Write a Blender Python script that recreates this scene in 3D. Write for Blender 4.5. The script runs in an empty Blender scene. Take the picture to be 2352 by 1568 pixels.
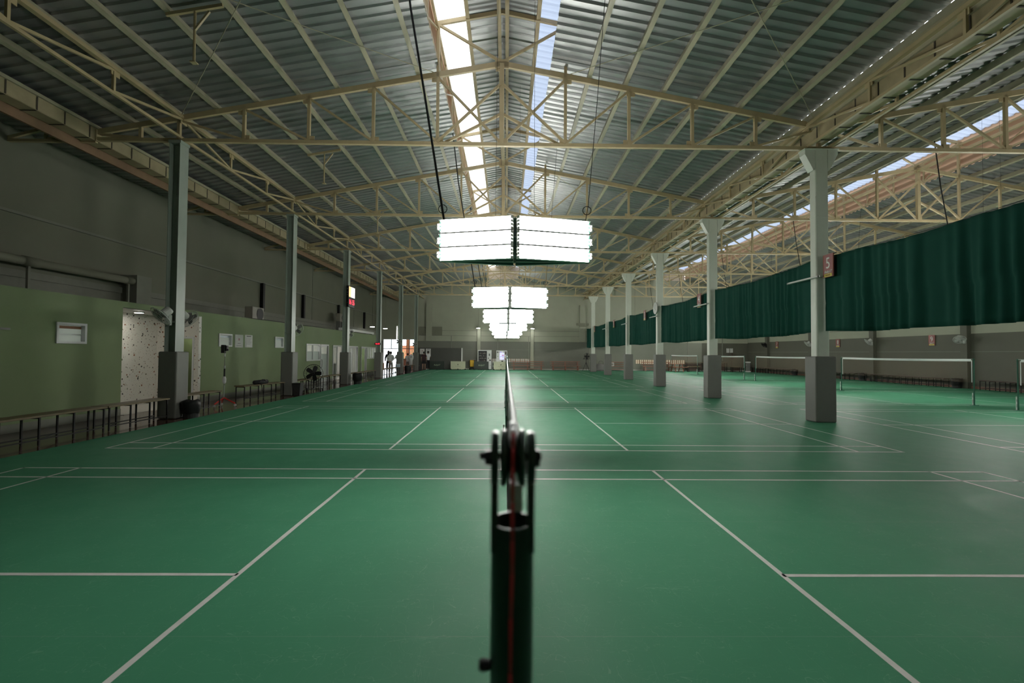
import bpy, math, random
from mathutils import Vector, Matrix
random.seed(7)
C = bpy.context.collection
sc = bpy.context.scene
PI = math.pi

# ------------------------------------------------------------------ camera, sky, sun, exposure
def make_camera():
    cx, cy, cz, yaw, pitch, roll = -0.0557, -0.3611, 1.6289, 0.012035, 0.024807, 0.007593
    s, c = math.sin, math.cos
    f = Vector((s(yaw)*c(pitch), c(yaw)*c(pitch), s(pitch)))
    r = Vector((c(yaw), -s(yaw), 0)); u = r.cross(f)
    r2 = c(roll)*r + s(roll)*u; u2 = -s(roll)*r + c(roll)*u
    cam = bpy.data.cameras.new('camera'); o = bpy.data.objects.new('camera', cam); C.objects.link(o)
    o.matrix_world = Matrix(((r2.x, u2.x, -f.x, cx), (r2.y, u2.y, -f.y, cy), (r2.z, u2.z, -f.z, cz), (0, 0, 0, 1)))
    cam.sensor_width = 36; cam.lens = 1054.9*36/2352; cam.clip_start = 0.02; cam.clip_end = 300
    cam.dof.use_dof = True; cam.dof.focus_distance = 12; cam.dof.aperture_fstop = 3.5
    sc.camera = o
make_camera()
TUBE = 54.0          # radiance of the fluorescent tubes
w = bpy.data.worlds.new('sky'); sc.world = w; w.use_nodes = True
bg = w.node_tree.nodes['Background']; bg.inputs[0].default_value = (0.86, 0.93, 1.0, 1); bg.inputs[1].default_value = 3.8
sc.view_settings.view_transform = 'Standard'; sc.view_settings.look = 'None'
sc.view_settings.gamma = 1; sc.view_settings.use_curve_mapping = False
sc.view_settings.exposure = 0.0
sc.cycles.max_bounces = 7; sc.cycles.diffuse_bounces = 4; sc.cycles.glossy_bounces = 3; sc.cycles.transparent_max_bounces = 6
sc.cycles.sample_clamp_indirect = 6; sc.cycles.caustics_reflective = False; sc.cycles.caustics_refractive = False
sc.cycles.use_denoising = True

# ------------------------------------------------------------------ materials
def nd(nt, typ, **kw):
    n = nt.nodes.new(typ)
    for k, v in kw.items(): setattr(n, k, v)
    return n
def mat(name, col, rough=.6, metal=0, var=.12, scale=6, bump=0, bscale=30, spec=.5, emit=None, coat=0):
    m = bpy.data.materials.new(name); m.use_nodes = True; nt = m.node_tree
    b = nt.nodes['Principled BSDF']
    b.inputs['Roughness'].default_value = rough; b.inputs['Metallic'].default_value = metal
    b.inputs['Specular IOR Level'].default_value = spec; b.inputs['Coat Weight'].default_value = coat
    tc = nd(nt, 'ShaderNodeTexCoord')
    nz = nd(nt, 'ShaderNodeTexNoise'); nz.inputs['Scale'].default_value = scale; nz.inputs['Detail'].default_value = 5
    nt.links.new(tc.outputs['Object'], nz.inputs['Vector'])
    mx = nd(nt, 'ShaderNodeMix', data_type='RGBA')
    mx.inputs[6].default_value = tuple(max(0, c*(1-var)) for c in col) + (1,)
    mx.inputs[7].default_value = tuple(min(1, c*(1+var)) for c in col) + (1,)
    nt.links.new(nz.outputs['Fac'], mx.inputs[0]); nt.links.new(mx.outputs[2], b.inputs['Base Color'])
    if bump:
        n2 = nd(nt, 'ShaderNodeTexNoise'); n2.inputs['Scale'].default_value = bscale
        nt.links.new(tc.outputs['Object'], n2.inputs['Vector'])
        bp = nd(nt, 'ShaderNodeBump'); bp.inputs['Strength'].default_value = bump; bp.inputs['Distance'].default_value = .01
        nt.links.new(n2.outputs['Fac'], bp.inputs['Height']); nt.links.new(bp.outputs[0], b.inputs['Normal'])
    if emit:
        b.inputs['Emission Color'].default_value = tuple(emit[0]) + (1,); b.inputs['Emission Strength'].default_value = emit[1]
    return m
M = {}
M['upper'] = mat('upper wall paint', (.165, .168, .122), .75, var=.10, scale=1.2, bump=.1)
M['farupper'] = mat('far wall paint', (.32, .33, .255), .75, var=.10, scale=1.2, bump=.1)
M['dark'] = mat('dark dado paint', (.088, .089, .066), .7, var=.08, scale=1.5, bump=.1)
M['green'] = mat('green wall paint', (.170, .228, .105), .7, var=.10, scale=1.3, bump=.12)
M['ledge'] = mat('grey ledge paint', (.20, .205, .17), .75)
M['column'] = mat('pale green column paint', (.60, .63, .55), .45, var=.08, scale=4)
M['steelgreen'] = mat('grey green steel paint', (.30, .345, .30), .4, var=.08, scale=4)
M['panel'] = mat('dark partition laminate', (.05, .052, .042), .5)
M['farlit'] = mat('lamp lifted far dado paint', (.135, .14, .112), .7, var=.08, scale=1.5, bump=.1)  # dado colour lifted for the pools of the pendant lamps
M['sidelit'] = mat('lamp lit side dado paint', (.19, .20, .16), .7, var=.08, scale=1.5, bump=.1)  # pale dado, its colour lightened where lamps light the wall
M['pad'] = mat('grey column pad vinyl', (.135, .135, .12), .55, var=.08)
M['steel'] = mat('cream steel paint', (.46, .37, .215), .5, var=.14, scale=5)
M['galv'] = mat('galvanised purlin steel', (.40, .37, .26), .45, var=.12, scale=5)
M['gutter'] = mat('rusty gutter sheet', (.36, .30, .18), .6, var=.3, scale=3)
M['rust'] = mat('brown fascia board', (.22, .13, .07), .7, var=.2)
M['roof'] = mat('bluish grey roof sheet', (.34, .345, .345), .40, metal=.72, var=.18, scale=2)
M['louvre'] = mat('beige louvre sheet', (.62, .53, .43), .6, var=.08)
M['black'] = mat('black steel', (.009, .009, .009), .5, spec=.25)
M['rubber'] = mat('black rubber', (.015, .015, .015), .7)
M['wood'] = mat('worn brown plank', (.115, .085, .036), .6, var=.3, scale=9)
M['redwood'] = mat('reddish brown wood', (.24, .09, .05), .5, var=.2, scale=8)
M['darkwood'] = mat('dark brown wood', (.06, .035, .025), .5, var=.2)
M['white'] = mat('white paint', (.66, .66, .64), .45, var=.04)
M['alu'] = mat('white aluminium frame', (.55, .56, .56), .4, var=.05)
M['paper'] = mat('white paper', (.62, .62, .60), .8, var=.05)
M['ink'] = mat('grey ink', (.12, .12, .12), .8)
M['cream'] = mat('cream board', (.52, .52, .37), .55, var=.05)
M['boardgreen'] = mat('dark green board', (.010, .020, .012), .5, var=.1)
M['creamink'] = mat('pale green lettering', (.42, .48, .33), .6)
M['darkink'] = mat('dark olive lettering', (.07, .07, .045), .6)
M['signred'] = mat('maroon sign plate', (.20, .045, .04), .5, var=.05)
M['signtext'] = mat('pale sign lettering', (.62, .66, .60), .5)
M['yellow'] = mat('yellow plastic', (.65, .38, .02), .5, var=.1)
M['yellowsign'] = mat('yellow strip', (.55, .50, .06), .5)
M['red'] = mat('red plastic', (.5, .02, .015), .4)
M['redcord'] = mat('dark red cord', (.42, .03, .03), .7)
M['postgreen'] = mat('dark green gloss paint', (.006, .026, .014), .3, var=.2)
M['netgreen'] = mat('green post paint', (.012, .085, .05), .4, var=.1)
M['chrome'] = mat('worn steel', (.45, .46, .45), .3, metal=.9)
M['netcord'] = mat('brown net cord', (.16, .11, .07), .8)
M['darknet'] = mat('dark net cord', (.035, .03, .02), .8)
M['plastic'] = mat('white plastic', (.52, .53, .50), .4, var=.05)
M['greyplastic'] = mat('grey plastic', (.16, .16, .15), .45)
M['acgrey'] = mat('beige grey metal casing', (.26, .24, .20), .5)
M['lampgreen'] = mat('green lamp housing', (.05, .13, .10), .4, var=.1)
M['skin'] = mat('skin', (.32, .18, .11), .55, var=.06)
M['hair'] = mat('dark hair', (.012, .008, .006), .5)
M['cwhite'] = mat('white cloth', (.62, .63, .63), .85, var=.06, bump=.3, bscale=25)
M['cgrey'] = mat('grey cloth', (.20, .18, .16), .85, bump=.3, bscale=25)
M['cdark'] = mat('dark maroon cloth', (.035, .012, .014), .85)
M['cblack'] = mat('black cloth', (.012, .012, .013), .85)
M['pink'] = mat('pink plastic', (.6, .04, .2), .5)
M['orange'] = mat('terracotta paint', (.50, .17, .08), .7, var=.1)
M['peach'] = mat('pale peach render', (.95, .72, .54), .8)
M['concrete'] = mat('pale concrete', (.55, .52, .48), .8, var=.1)
M['leaf'] = mat('green leaves', (.09, .20, .05), .6, var=.4)
M['cardboard'] = mat('brown cardboard', (.26, .12, .06), .7)
M['blue'] = mat('pale blue plastic', (.35, .42, .50), .35)
M['doorbrown'] = mat('brown door veneer', (.17, .085, .055), .5, var=.1)
M['tileinside'] = mat('pale inside tile', (.52, .50, .46), .25, var=.04)
M['office'] = mat('white office wall', (.60, .60, .57), .6, var=.03)
M['tube'] = mat('lit fluorescent tube', (.9, .9, .9), .3, emit=((1.0, 1.0, .94), TUBE))
M['lamp'] = mat('lit lamp glass', (.9, .9, .9), .3, emit=((1, .98, .93), 42))
M['bar'] = mat('lit batten tube', (.9, .9, .9), .3, emit=((1, .97, .93), 14))
M['officelamp'] = mat('lit office ceiling lamp', (.9, .9, .9), .3, emit=((1, .96, .9), 42))
M['led'] = mat('red led segments', (.3, .01, .01), .4, emit=((1, .03, .06), 3.2))
M['ledwhite'] = mat('lit white panel', (.8, .8, .8), .4, emit=((1, .96, .9), 2.0))
M['ledorange'] = mat('lit orange panel', (.8, .5, .3), .4, emit=((1, .62, .28), 1.3))
M['screen'] = mat('lit lilac screen', (.3, .3, .4), .3, emit=((.52, .5, .85), .8))
M['screenwhite'] = mat('lit white screen tile', (.5, .5, .5), .3, emit=((.9, .9, 1), .9))

def mat_translucent(name, col, trans):
    m = bpy.data.materials.new(name); m.use_nodes = True; nt = m.node_tree
    out = nt.nodes['Material Output']; nt.nodes.remove(nt.nodes['Principled BSDF'])
    t = nd(nt, 'ShaderNodeBsdfTranslucent'); d = nd(nt, 'ShaderNodeBsdfDiffuse'); mx = nd(nt, 'ShaderNodeMixShader')
    tc = nd(nt, 'ShaderNodeTexCoord'); nz = nd(nt, 'ShaderNodeTexNoise'); nz.inputs['Scale'].default_value = 1.5
    nt.links.new(tc.outputs['Object'], nz.inputs['Vector'])
    cm = nd(nt, 'ShaderNodeMix', data_type='RGBA')
    cm.inputs[6].default_value = tuple(c*.92 for c in col)+(1,); cm.inputs[7].default_value = tuple(col)+(1,)
    nt.links.new(nz.outputs['Fac'], cm.inputs[0])
    nt.links.new(cm.outputs[2], t.inputs[0]); nt.links.new(cm.outputs[2], d.inputs[0])
    mx.inputs[0].default_value = 1-trans
    nt.links.new(t.outputs[0], mx.inputs[1]); nt.links.new(d.outputs[0], mx.inputs[2]); nt.links.new(mx.outputs[0], out.inputs[0])
    return m
M['skyclear'] = mat_translucent('clear translucent roof sheet', (.95, .93, .90), .85)
M['skyblue'] = mat_translucent('bluish translucent roof sheet', (.32, .355, .43), .62)  # bluish tint, passes less than the clear sheet
M['louvretrans'] = mat_translucent('beige translucent louvre', (.72, .58, .46), .5)
M['tape'] = mat('white net tape', (.92, .92, .91), .6, var=.04, scale=12, spec=.6)
M['frost'] = mat_translucent('frosted window film', (.60, .64, .62), .55)
def mat_glass(name, col, fac):
    m = bpy.data.materials.new(name); m.use_nodes = True; nt = m.node_tree
    out = nt.nodes['Material Output']; nt.nodes.remove(nt.nodes['Principled BSDF'])
    t = nd(nt, 'ShaderNodeBsdfTransparent'); t.inputs[0].default_value = tuple(col)+(1,)
    g = nd(nt, 'ShaderNodeBsdfGlossy'); g.inputs['Roughness'].default_value = .05
    mx = nd(nt, 'ShaderNodeMixShader'); mx.inputs[0].default_value = fac
    nt.links.new(t.outputs[0], mx.inputs[1]); nt.links.new(g.outputs[0], mx.inputs[2]); nt.links.new(mx.outputs[0], out.inputs[0])
    return m
M['glass'] = mat_glass('clear glass', (.92, .95, .94), .06)

def mat_floor():
    m = bpy.data.materials.new('green vinyl court mat'); m.use_nodes = True; nt = m.node_tree; b = nt.nodes['Principled BSDF']
    L = nt.links.new
    tc = nd(nt, 'ShaderNodeTexCoord'); sp = nd(nt, 'ShaderNodeSeparateXYZ'); L(tc.outputs['Object'], sp.inputs[0])
    n1 = nd(nt, 'ShaderNodeTexNoise'); n1.inputs['Scale'].default_value = .7; n1.inputs['Detail'].default_value = 6; L(tc.outputs['Object'], n1.inputs['Vector'])
    base = nd(nt, 'ShaderNodeMix', data_type='RGBA'); base.inputs[6].default_value = (.042, .185, .100, 1); base.inputs[7].default_value = (.064, .228, .130, 1)
    L(n1.outputs['Fac'], base.inputs[0])
    # fine scuffs: thin threshold bands of warped noise, two directions
    cur = base.outputs[2]
    for i, (sc_, st) in enumerate([((1.2, 5.5, 1), .2), ((5.0, 1.6, 1), .9), ((2.2, 2.6, 1), .5)]):
        mp = nd(nt, 'ShaderNodeMapping'); mp.inputs['Scale'].default_value = sc_; mp.inputs['Rotation'].default_value = (0, 0, st); L(tc.outputs['Object'], mp.inputs[0])
        nz = nd(nt, 'ShaderNodeTexNoise'); nz.inputs['Scale'].default_value = 1.3; nz.inputs['Detail'].default_value = 3; nz.inputs['Distortion'].default_value = 1.2; L(mp.outputs[0], nz.inputs['Vector'])
        a = nd(nt, 'ShaderNodeMath', operation='SUBTRACT'); a.inputs[1].default_value = .5; L(nz.outputs['Fac'], a.inputs[0])
        ab = nd(nt, 'ShaderNodeMath', operation='ABSOLUTE'); L(a.outputs[0], ab.inputs[0])
        lt = nd(nt, 'ShaderNodeMath', operation='LESS_THAN'); lt.inputs[1].default_value = .0016; L(ab.outputs[0], lt.inputs[0])
        ml = nd(nt, 'ShaderNodeMath', operation='MULTIPLY'); ml.inputs[1].default_value = .22; L(lt.outputs[0], ml.inputs[0])
        mx = nd(nt, 'ShaderNodeMix', data_type='RGBA'); mx.inputs[7].default_value = (.20, .36, .26, 1)
        L(ml.outputs[0], mx.inputs[0]); L(cur, mx.inputs[6]); cur = mx.outputs[2]
    # mat seams, tinted lighter for the reflection off their edges, every 1.8 m
    md = nd(nt, 'ShaderNodeMath', operation='PINGPONG'); md.inputs[1].default_value = .91; ad = nd(nt, 'ShaderNodeMath', operation='ADD'); ad.inputs[1].default_value = -2.32 + 0.0
    L(sp.outputs['Y'], ad.inputs[0]); L(ad.outputs[0], md.inputs[0])
    lt = nd(nt, 'ShaderNodeMath', operation='LESS_THAN'); lt.inputs[1].default_value = .004; L(md.outputs[0], lt.inputs[0])
    ml = nd(nt, 'ShaderNodeMath', operation='MULTIPLY'); ml.inputs[1].default_value = .55; L(lt.outputs[0], ml.inputs[0])
    mx = nd(nt, 'ShaderNodeMix', data_type='RGBA'); mx.inputs[7].default_value = (.10, .22, .15, 1); L(ml.outputs[0], mx.inputs[0]); L(cur, mx.inputs[6]); cur = mx.outputs[2]
    L(cur, b.inputs['Base Color'])
    n3 = nd(nt, 'ShaderNodeTexNoise'); n3.inputs['Scale'].default_value = 3; n3.inputs['Detail'].default_value = 8; L(tc.outputs['Object'], n3.inputs['Vector'])
    mr = nd(nt, 'ShaderNodeMapRange'); mr.inputs['To Min'].default_value = .44; mr.inputs['To Max'].default_value = .62; L(n3.outputs['Fac'], mr.inputs[0]); L(mr.outputs[0], b.inputs['Roughness'])
    n4 = nd(nt, 'ShaderNodeTexNoise'); n4.inputs['Scale'].default_value = 1.1; n4.inputs['Detail'].default_value = 9; L(tc.outputs['Object'], n4.inputs['Vector'])
    bp = nd(nt, 'ShaderNodeBump'); bp.inputs['Strength'].default_value = .25; bp.inputs['Distance'].default_value = .012; L(n4.outputs['Fac'], bp.inputs['Height']); L(bp.outputs[0], b.inputs['Normal'])
    b.inputs['Specular IOR Level'].default_value = .05
    return m
M['floor'] = mat_floor()
def mat_tiles():
    m = bpy.data.materials.new('brown glazed tiles'); m.use_nodes = True; nt = m.node_tree; b = nt.nodes['Principled BSDF']; L = nt.links.new
    tc = nd(nt, 'ShaderNodeTexCoord'); br = nd(nt, 'ShaderNodeTexBrick'); br.offset = 0
    br.inputs['Scale'].default_value = 1; br.inputs['Brick Width'].default_value = .3; br.inputs['Row Height'].default_value = .3; br.inputs['Mortar Size'].default_value = .003
    br.inputs['Color1'].default_value = (.075, .032, .022, 1); br.inputs['Color2'].default_value = (.09, .04, .026, 1); br.inputs['Mortar'].default_value = (.03, .02, .015, 1)
    L(tc.outputs['Object'], br.inputs['Vector']); L(br.outputs['Color'], b.inputs['Base Color']); b.inputs['Roughness'].default_value = .12
    return m
M['tiles'] = mat_tiles()
def mat_terrazzo():
    m = bpy.data.materials.new('terrazzo'); m.use_nodes = True; nt = m.node_tree; b = nt.nodes['Principled BSDF']; L = nt.links.new
    tc = nd(nt, 'ShaderNodeTexCoord'); mp = nd(nt, 'ShaderNodeMapping'); L(tc.outputs['Object'], mp.inputs[0])
    cur = None
    for s_, th, pick in [(9, .23, .45), (15, .20, .55), (27, .17, .6)]:
        v = nd(nt, 'ShaderNodeTexVoronoi'); v.inputs['Scale'].default_value = s_; L(mp.outputs[0], v.inputs['Vector'])
        nz = nd(nt, 'ShaderNodeTexNoise'); nz.inputs['Scale'].default_value = s_*2; L(mp.outputs[0], nz.inputs['Vector'])
        ad = nd(nt, 'ShaderNodeMath', operation='MULTIPLY_ADD'); L(nz.outputs['Fac'], ad.inputs[0]); ad.inputs[1].default_value = .35; ad.inputs[2].default_value = -.17
        a2 = nd(nt, 'ShaderNodeMath', operation='ADD'); L(v.outputs['Distance'], a2.inputs[0]); L(ad.outputs[0], a2.inputs[1])
        lt = nd(nt, 'ShaderNodeMath', operation='LESS_THAN'); L(a2.outputs[0], lt.inputs[0]); lt.inputs[1].default_value = th
        sp = nd(nt, 'ShaderNodeSeparateColor'); L(v.outputs['Color'], sp.inputs[0])
        gt = nd(nt, 'ShaderNodeMath', operation='GREATER_THAN'); L(sp.outputs[0], gt.inputs[0]); gt.inputs[1].default_value = pick
        ml = nd(nt, 'ShaderNodeMath', operation='MULTIPLY'); L(lt.outputs[0], ml.inputs[0]); L(gt.outputs[0], ml.inputs[1])
        rp = nd(nt, 'ShaderNodeValToRGB'); rp.color_ramp.interpolation = 'CONSTANT'
        e = rp.color_ramp.elements; e[0].position = 0; e[0].color = (.03, .028, .02, 1); e[1].position = .35; e[1].color = (.22, .08, .03, 1)
        k = e.new(.65); k.color = (.13, .14, .08, 1); k = e.new(.82); k.color = (.05, .03, .03, 1)
        L(sp.outputs[1], rp.inputs[0])
        mx = nd(nt, 'ShaderNodeMix', data_type='RGBA'); mx.inputs[6].default_value = (.62, .60, .54, 1)
        if cur: L(cur, mx.inputs[6])
        L(ml.outputs[0], mx.inputs[0]); L(rp.outputs[0], mx.inputs[7]); cur = mx.outputs[2]
    L(cur, b.inputs['Base Color']); b.inputs['Roughness'].default_value = .35
    return m
M['terrazzo'] = mat_terrazzo()
def mat_curtain():
    m = bpy.data.materials.new('green curtain cloth'); m.use_nodes = True; nt = m.node_tree; b = nt.nodes['Principled BSDF']; L = nt.links.new
    tc = nd(nt, 'ShaderNodeTexCoord'); n = nd(nt, 'ShaderNodeTexNoise'); n.inputs['Scale'].default_value = 2; L(tc.outputs['Object'], n.inputs['Vector'])
    mx = nd(nt, 'ShaderNodeMix', data_type='RGBA'); mx.inputs[6].default_value = (.010, .052, .038, 1); mx.inputs[7].default_value = (.013, .066, .048, 1)
    L(n.outputs['Fac'], mx.inputs[0]); L(mx.outputs[2], b.inputs['Base Color']); b.inputs['Roughness'].default_value = .9
    b.inputs['Specular IOR Level'].default_value = .08
    return m
M['curtain'] = mat_curtain()

# ------------------------------------------------------------------ mesh helpers
class MB:
    def __init__(s): s.v = []; s.f = []
    def quad(s, *p):
        n = len(s.v); s.v += [tuple(q) for q in p]; s.f.append(tuple(range(n, n+len(p)))); return s
    def box(s, cx, cy, cz, sx, sy, sz):
        return s.hexa([(cx+dx*sx/2, cy+dy*sy/2, cz+dz*sz/2) for dz in (-1, 1) for dx, dy in ((-1, -1), (1, -1), (1, 1), (-1, 1))])
    def lo(s, x0, x1, y0, y1, z0, z1): return s.box((x0+x1)/2, (y0+y1)/2, (z0+z1)/2, x1-x0, y1-y0, z1-z0)
    def hexa(s, p):
        n = len(s.v); s.v += [tuple(q) for q in p]
        s.f += [tuple(n+i for i in q) for q in ((3, 2, 1, 0), (4, 5, 6, 7), (0, 1, 5, 4), (1, 2, 6, 5), (2, 3, 7, 6), (3, 0, 4, 7))]; return s
    def bar(s, a, b, w, h, caps=True):
        a, b = Vector(a), Vector(b); d = (b-a).normalized(); up = Vector((0, 0, 1)) if abs(d.z) < .95 else Vector((0, 1, 0))
        r = d.cross(up).normalized(); u = r.cross(d); n = len(s.v)
        for q in (a, b):
            for i, j in ((-1, -1), (1, -1), (1, 1), (-1, 1)): s.v.append(tuple(q + r*i*w/2 + u*j*h/2))
        s.f += [tuple(n+i for i in q) for q in ((0, 1, 5, 4), (1, 2, 6, 5), (2, 3, 7, 6), (3, 0, 4, 7))]
        if caps: s.f += [(n+3, n+2, n+1, n), (n+4, n+5, n+6, n+7)]
        return s
    def tube(s, a, b, r0, r1=None, n=10, caps=True):
        r1 = r0 if r1 is None else r1; a, b = Vector(a), Vector(b); d = (b-a).normalized()
        up = Vector((0, 0, 1)) if abs(d.z) < .9 else Vector((0, 1, 0)); x = d.cross(up).normalized(); y = x.cross(d); k = len(s.v)
        for q, r in ((a, r0), (b, r1)):
            for i in range(n): t = 2*PI*i/n; s.v.append(tuple(q + x*math.cos(t)*r + y*math.sin(t)*r))
        s.f += [(k+i, k+(i+1) % n, k+n+(i+1) % n, k+n+i) for i in range(n)]
        if caps: s.f += [tuple(k+i for i in reversed(range(n))), tuple(k+n+i for i in range(n))]
        return s
    def path(s, pts, r, n=6, caps=True):
        for a, b in zip(pts, pts[1:]): s.tube(a, b, r, n=n, caps=caps)
        return s
    def lathe(s, prof, c=(0, 0, 0), axis='Z', n=20):
        k = len(s.v); c = Vector(c)
        for r, h in prof:
            for i in range(n):
                t = 2*PI*i/n; p = (r*math.cos(t), r*math.sin(t), h)
                if axis == 'X': p = (p[2], p[0], p[1])
                elif axis == 'Y': p = (p[0], p[2], p[1])
                s.v.append(tuple(c+Vector(p)))
        m = len(prof)
        s.f += [(k+j*n+i, k+j*n+(i+1) % n, k+(j+1)*n+(i+1) % n, k+(j+1)*n+i) for j in range(m-1) for i in range(n)]
        s.f += [tuple(k+i for i in reversed(range(n))), tuple(k+(m-1)*n+i for i in range(n))]; return s
    def torus(s, c, R, r, axis='Y', n=28, m=6):
        k = len(s.v); c = Vector(c)
        for i in range(n):
            t = 2*PI*i/n
            for j in range(m):
                q = 2*PI*j/m; rr = R + r*math.cos(q); p = (rr*math.cos(t), rr*math.sin(t), r*math.sin(q))
                if axis == 'X': p = (p[2], p[0], p[1])
                elif axis == 'Y': p = (p[0], p[2], p[1])
                s.v.append(tuple(c+Vector(p)))
        s.f += [(k+i*m+j, k+((i+1) % n)*m+j, k+((i+1) % n)*m+(j+1) % m, k+i*m+(j+1) % m) for i in range(n) for j in range(m)]; return s
    def sphere(s, c, r, sz=1, n=14, m=8):
        return s.lathe([(max(r*math.sin(PI*j/m), 1e-4), -r*sz*math.cos(PI*j/m)) for j in range(m+1)], c, 'Z', n)
    def prism(s, poly, y0, y1):          # poly in XZ, extruded along Y
        n = len(poly); k = len(s.v)
        s.v += [(x, y0, z) for x, z in poly] + [(x, y1, z) for x, z in poly]
        s.f += [(k+i, k+(i+1) % n, k+n+(i+1) % n, k+n+i) for i in range(n)] + [tuple(k+i for i in reversed(range(n))), tuple(k+n+i for i in range(n))]; return s
    def xf(s, mtx):
        s.v = [tuple(mtx @ Vector(q)) for q in s.v]; return s
    def build(s, name, m, parent=None, loc=(0, 0, 0), smooth=False, bevel=0):
        me = bpy.data.meshes.new(name); me.from_pydata(s.v, [], s.f); me.validate(); me.update()
        me.materials.append(M[m] if isinstance(m, str) else m)
        if getattr(s, 'm2', None):
            me.materials.append(M[s.m2])
            for p in me.polygons: p.material_index = int(p.index >= s.f2)
        if smooth:
            for p in me.polygons: p.use_smooth = True
        o = bpy.data.objects.new(name, me); C.objects.link(o); o.location = loc
        if parent: o.parent = parent
        if bevel:
            b = o.modifiers.new('bevel', 'BEVEL'); b.width = bevel; b.segments = 2; b.limit_method = 'ANGLE'
        return o
def thing(name, label, cat, loc=(0, 0, 0), rz=0, group=None):
    o = bpy.data.objects.new(name, None); C.objects.link(o); o.location = loc; o.rotation_euler = (0, 0, rz)
    o.empty_display_size = .1
    return tag(o, label, cat, group)
def tag(o, label, cat, group=None):
    o['label'] = label; o['category'] = cat
    if group: o['group'] = group
    return o
def struct(o, kind='structure'): o['kind'] = kind; return o
def dup(root, loc, rz=None, label=None, group=None):
    r = root.copy(); C.objects.link(r); r.location = loc
    if rz is not None: r.rotation_euler = (0, 0, rz)
    if label: r['label'] = label
    if group: r['group'] = group
    def rec(src, dst):
        for ch in src.children:
            c = ch.copy(); C.objects.link(c); c.parent = dst; rec(ch, c)
    rec(root, r)
    return r
ORD = ['first', 'second', 'third', 'fourth', 'fifth', 'sixth', 'seventh', 'eighth', 'ninth', 'tenth']
def text_mesh(txt, size, depth=.002, shear=0, sx=1):
    cu = bpy.data.curves.new('t', 'FONT'); cu.body = txt; cu.size = size; cu.extrude = depth; cu.shear = shear
    cu.align_x = 'CENTER'; cu.align_y = 'CENTER'; cu.resolution_u = 3
    o = bpy.data.objects.new('t', cu); C.objects.link(o)
    me = bpy.data.meshes.new_from_object(o.evaluated_get(bpy.context.evaluated_depsgraph_get()))
    bpy.data.objects.remove(o)
    for v in me.vertices: v.co.x *= sx
    return me
FACE = {'-Y': Matrix(((1, 0, 0), (0, 0, -1), (0, 1, 0))), '-X': Matrix(((0, 0, -1), (-1, 0, 0), (0, 1, 0))), '+X': Matrix(((0, 0, 1), (1, 0, 0), (0, 1, 0)))}
def text(name, txt, size, face, c, m, parent, shear=0, sx=1):
    me = text_mesh(txt, size, .002, shear, sx); R3 = FACE[face]
    for v in me.vertices: v.co = R3 @ v.co + Vector(c)
    me.materials.clear(); me.materials.append(M[m])
    o = bpy.data.objects.new(name, me); C.objects.link(o); o.parent = parent
    return o
def wall_grid(mb, u0, u1, z0, z1, holes, put):
    """fill a wall rectangle with boxes, leaving out rectangular holes (a0,a1,b0,b1)"""
    us = sorted({u0, u1} | {h[i] for h in holes for i in (0, 1) if u0 < h[i] < u1})
    for a, b in zip(us, us[1:]):
        spans = sorted((h[2], h[3]) for h in holes if h[0] <= a+1e-6 and h[1] >= b-1e-6)
        z = z0
        for p, q in spans:
            if p > z: put(a, b, z, p)
            z = max(z, q)
        if z < z1: put(a, b, z, z1)

# ------------------------------------------------------------------ the setting
XL, XR, YB, YF = -12.3, 23.5, -4.5, 44.2      # upper left wall, right wall, wall behind the camera, far wall
RID, HALF, SL = -0.22, 7.92, 0.187            # ridge of the main hall, half span, roof slope
RID2 = RID + 2*HALF
COLY = [10.9 + 5.95*k for k in range(6)]
PITCH = 7.36
def chord(x, rid=RID): return 8.81 - SL*abs(x-rid)
def roofz(x, rid=RID): return chord(x, rid) + .235

floor = struct(MB().lo(-7.58, XR, YB, YF, -.1, 0).build('floor', 'floor'))
struct(MB().lo(XL, -7.58, YB, YF, -.1, -.004).build('floor', 'tiles'))
def court_lines(xc, y0):
    mb = MB(); rnd = random.Random(int(xc*10+y0*7))
    def ln(xa, ya, xb, yb):
        L = math.hypot(xb-xa, yb-ya); n = max(2, int(L/.45)); dx, dy = (xb-xa)/L, (yb-ya)/L; pts = []
        for i in range(n+1):
            t = i/n; j = rnd.uniform(-.003, .003) if 0 < i < n else 0; w_ = .02+rnd.uniform(-.0025, .0015)
            px, py = xa+(xb-xa)*t - dy*j, ya+(yb-ya)*t + dx*j
            pts.append(((px-dy*w_, py+dx*w_, .0012), (px+dy*w_, py-dx*w_, .0012)))
        for (a, b), (c, d) in zip(pts, pts[1:]): mb.quad(b, d, c, a)
    for y in (.02, .48, 5.62, 6.08): ln(xc-6.7, y0+y, xc+6.7, y0+y)
    for s in (-1, 1):
        for x in (6.68, 5.92, 2.0): ln(xc+s*x, y0+.0, xc+s*x, y0+6.1)
        ln(xc+s*2.0, y0+3.05, xc+s*6.7, y0+3.05)
    mb.build('court_lines', M['linewhite'], floor)
M['linewhite'] = mat('worn white line paint', (.60, .58, .55), .55, var=.18, scale=14)
for k in range(6): court_lines(0, PITCH*k)
for k in range(0, 6): court_lines(15.5, PITCH*k)

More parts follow.
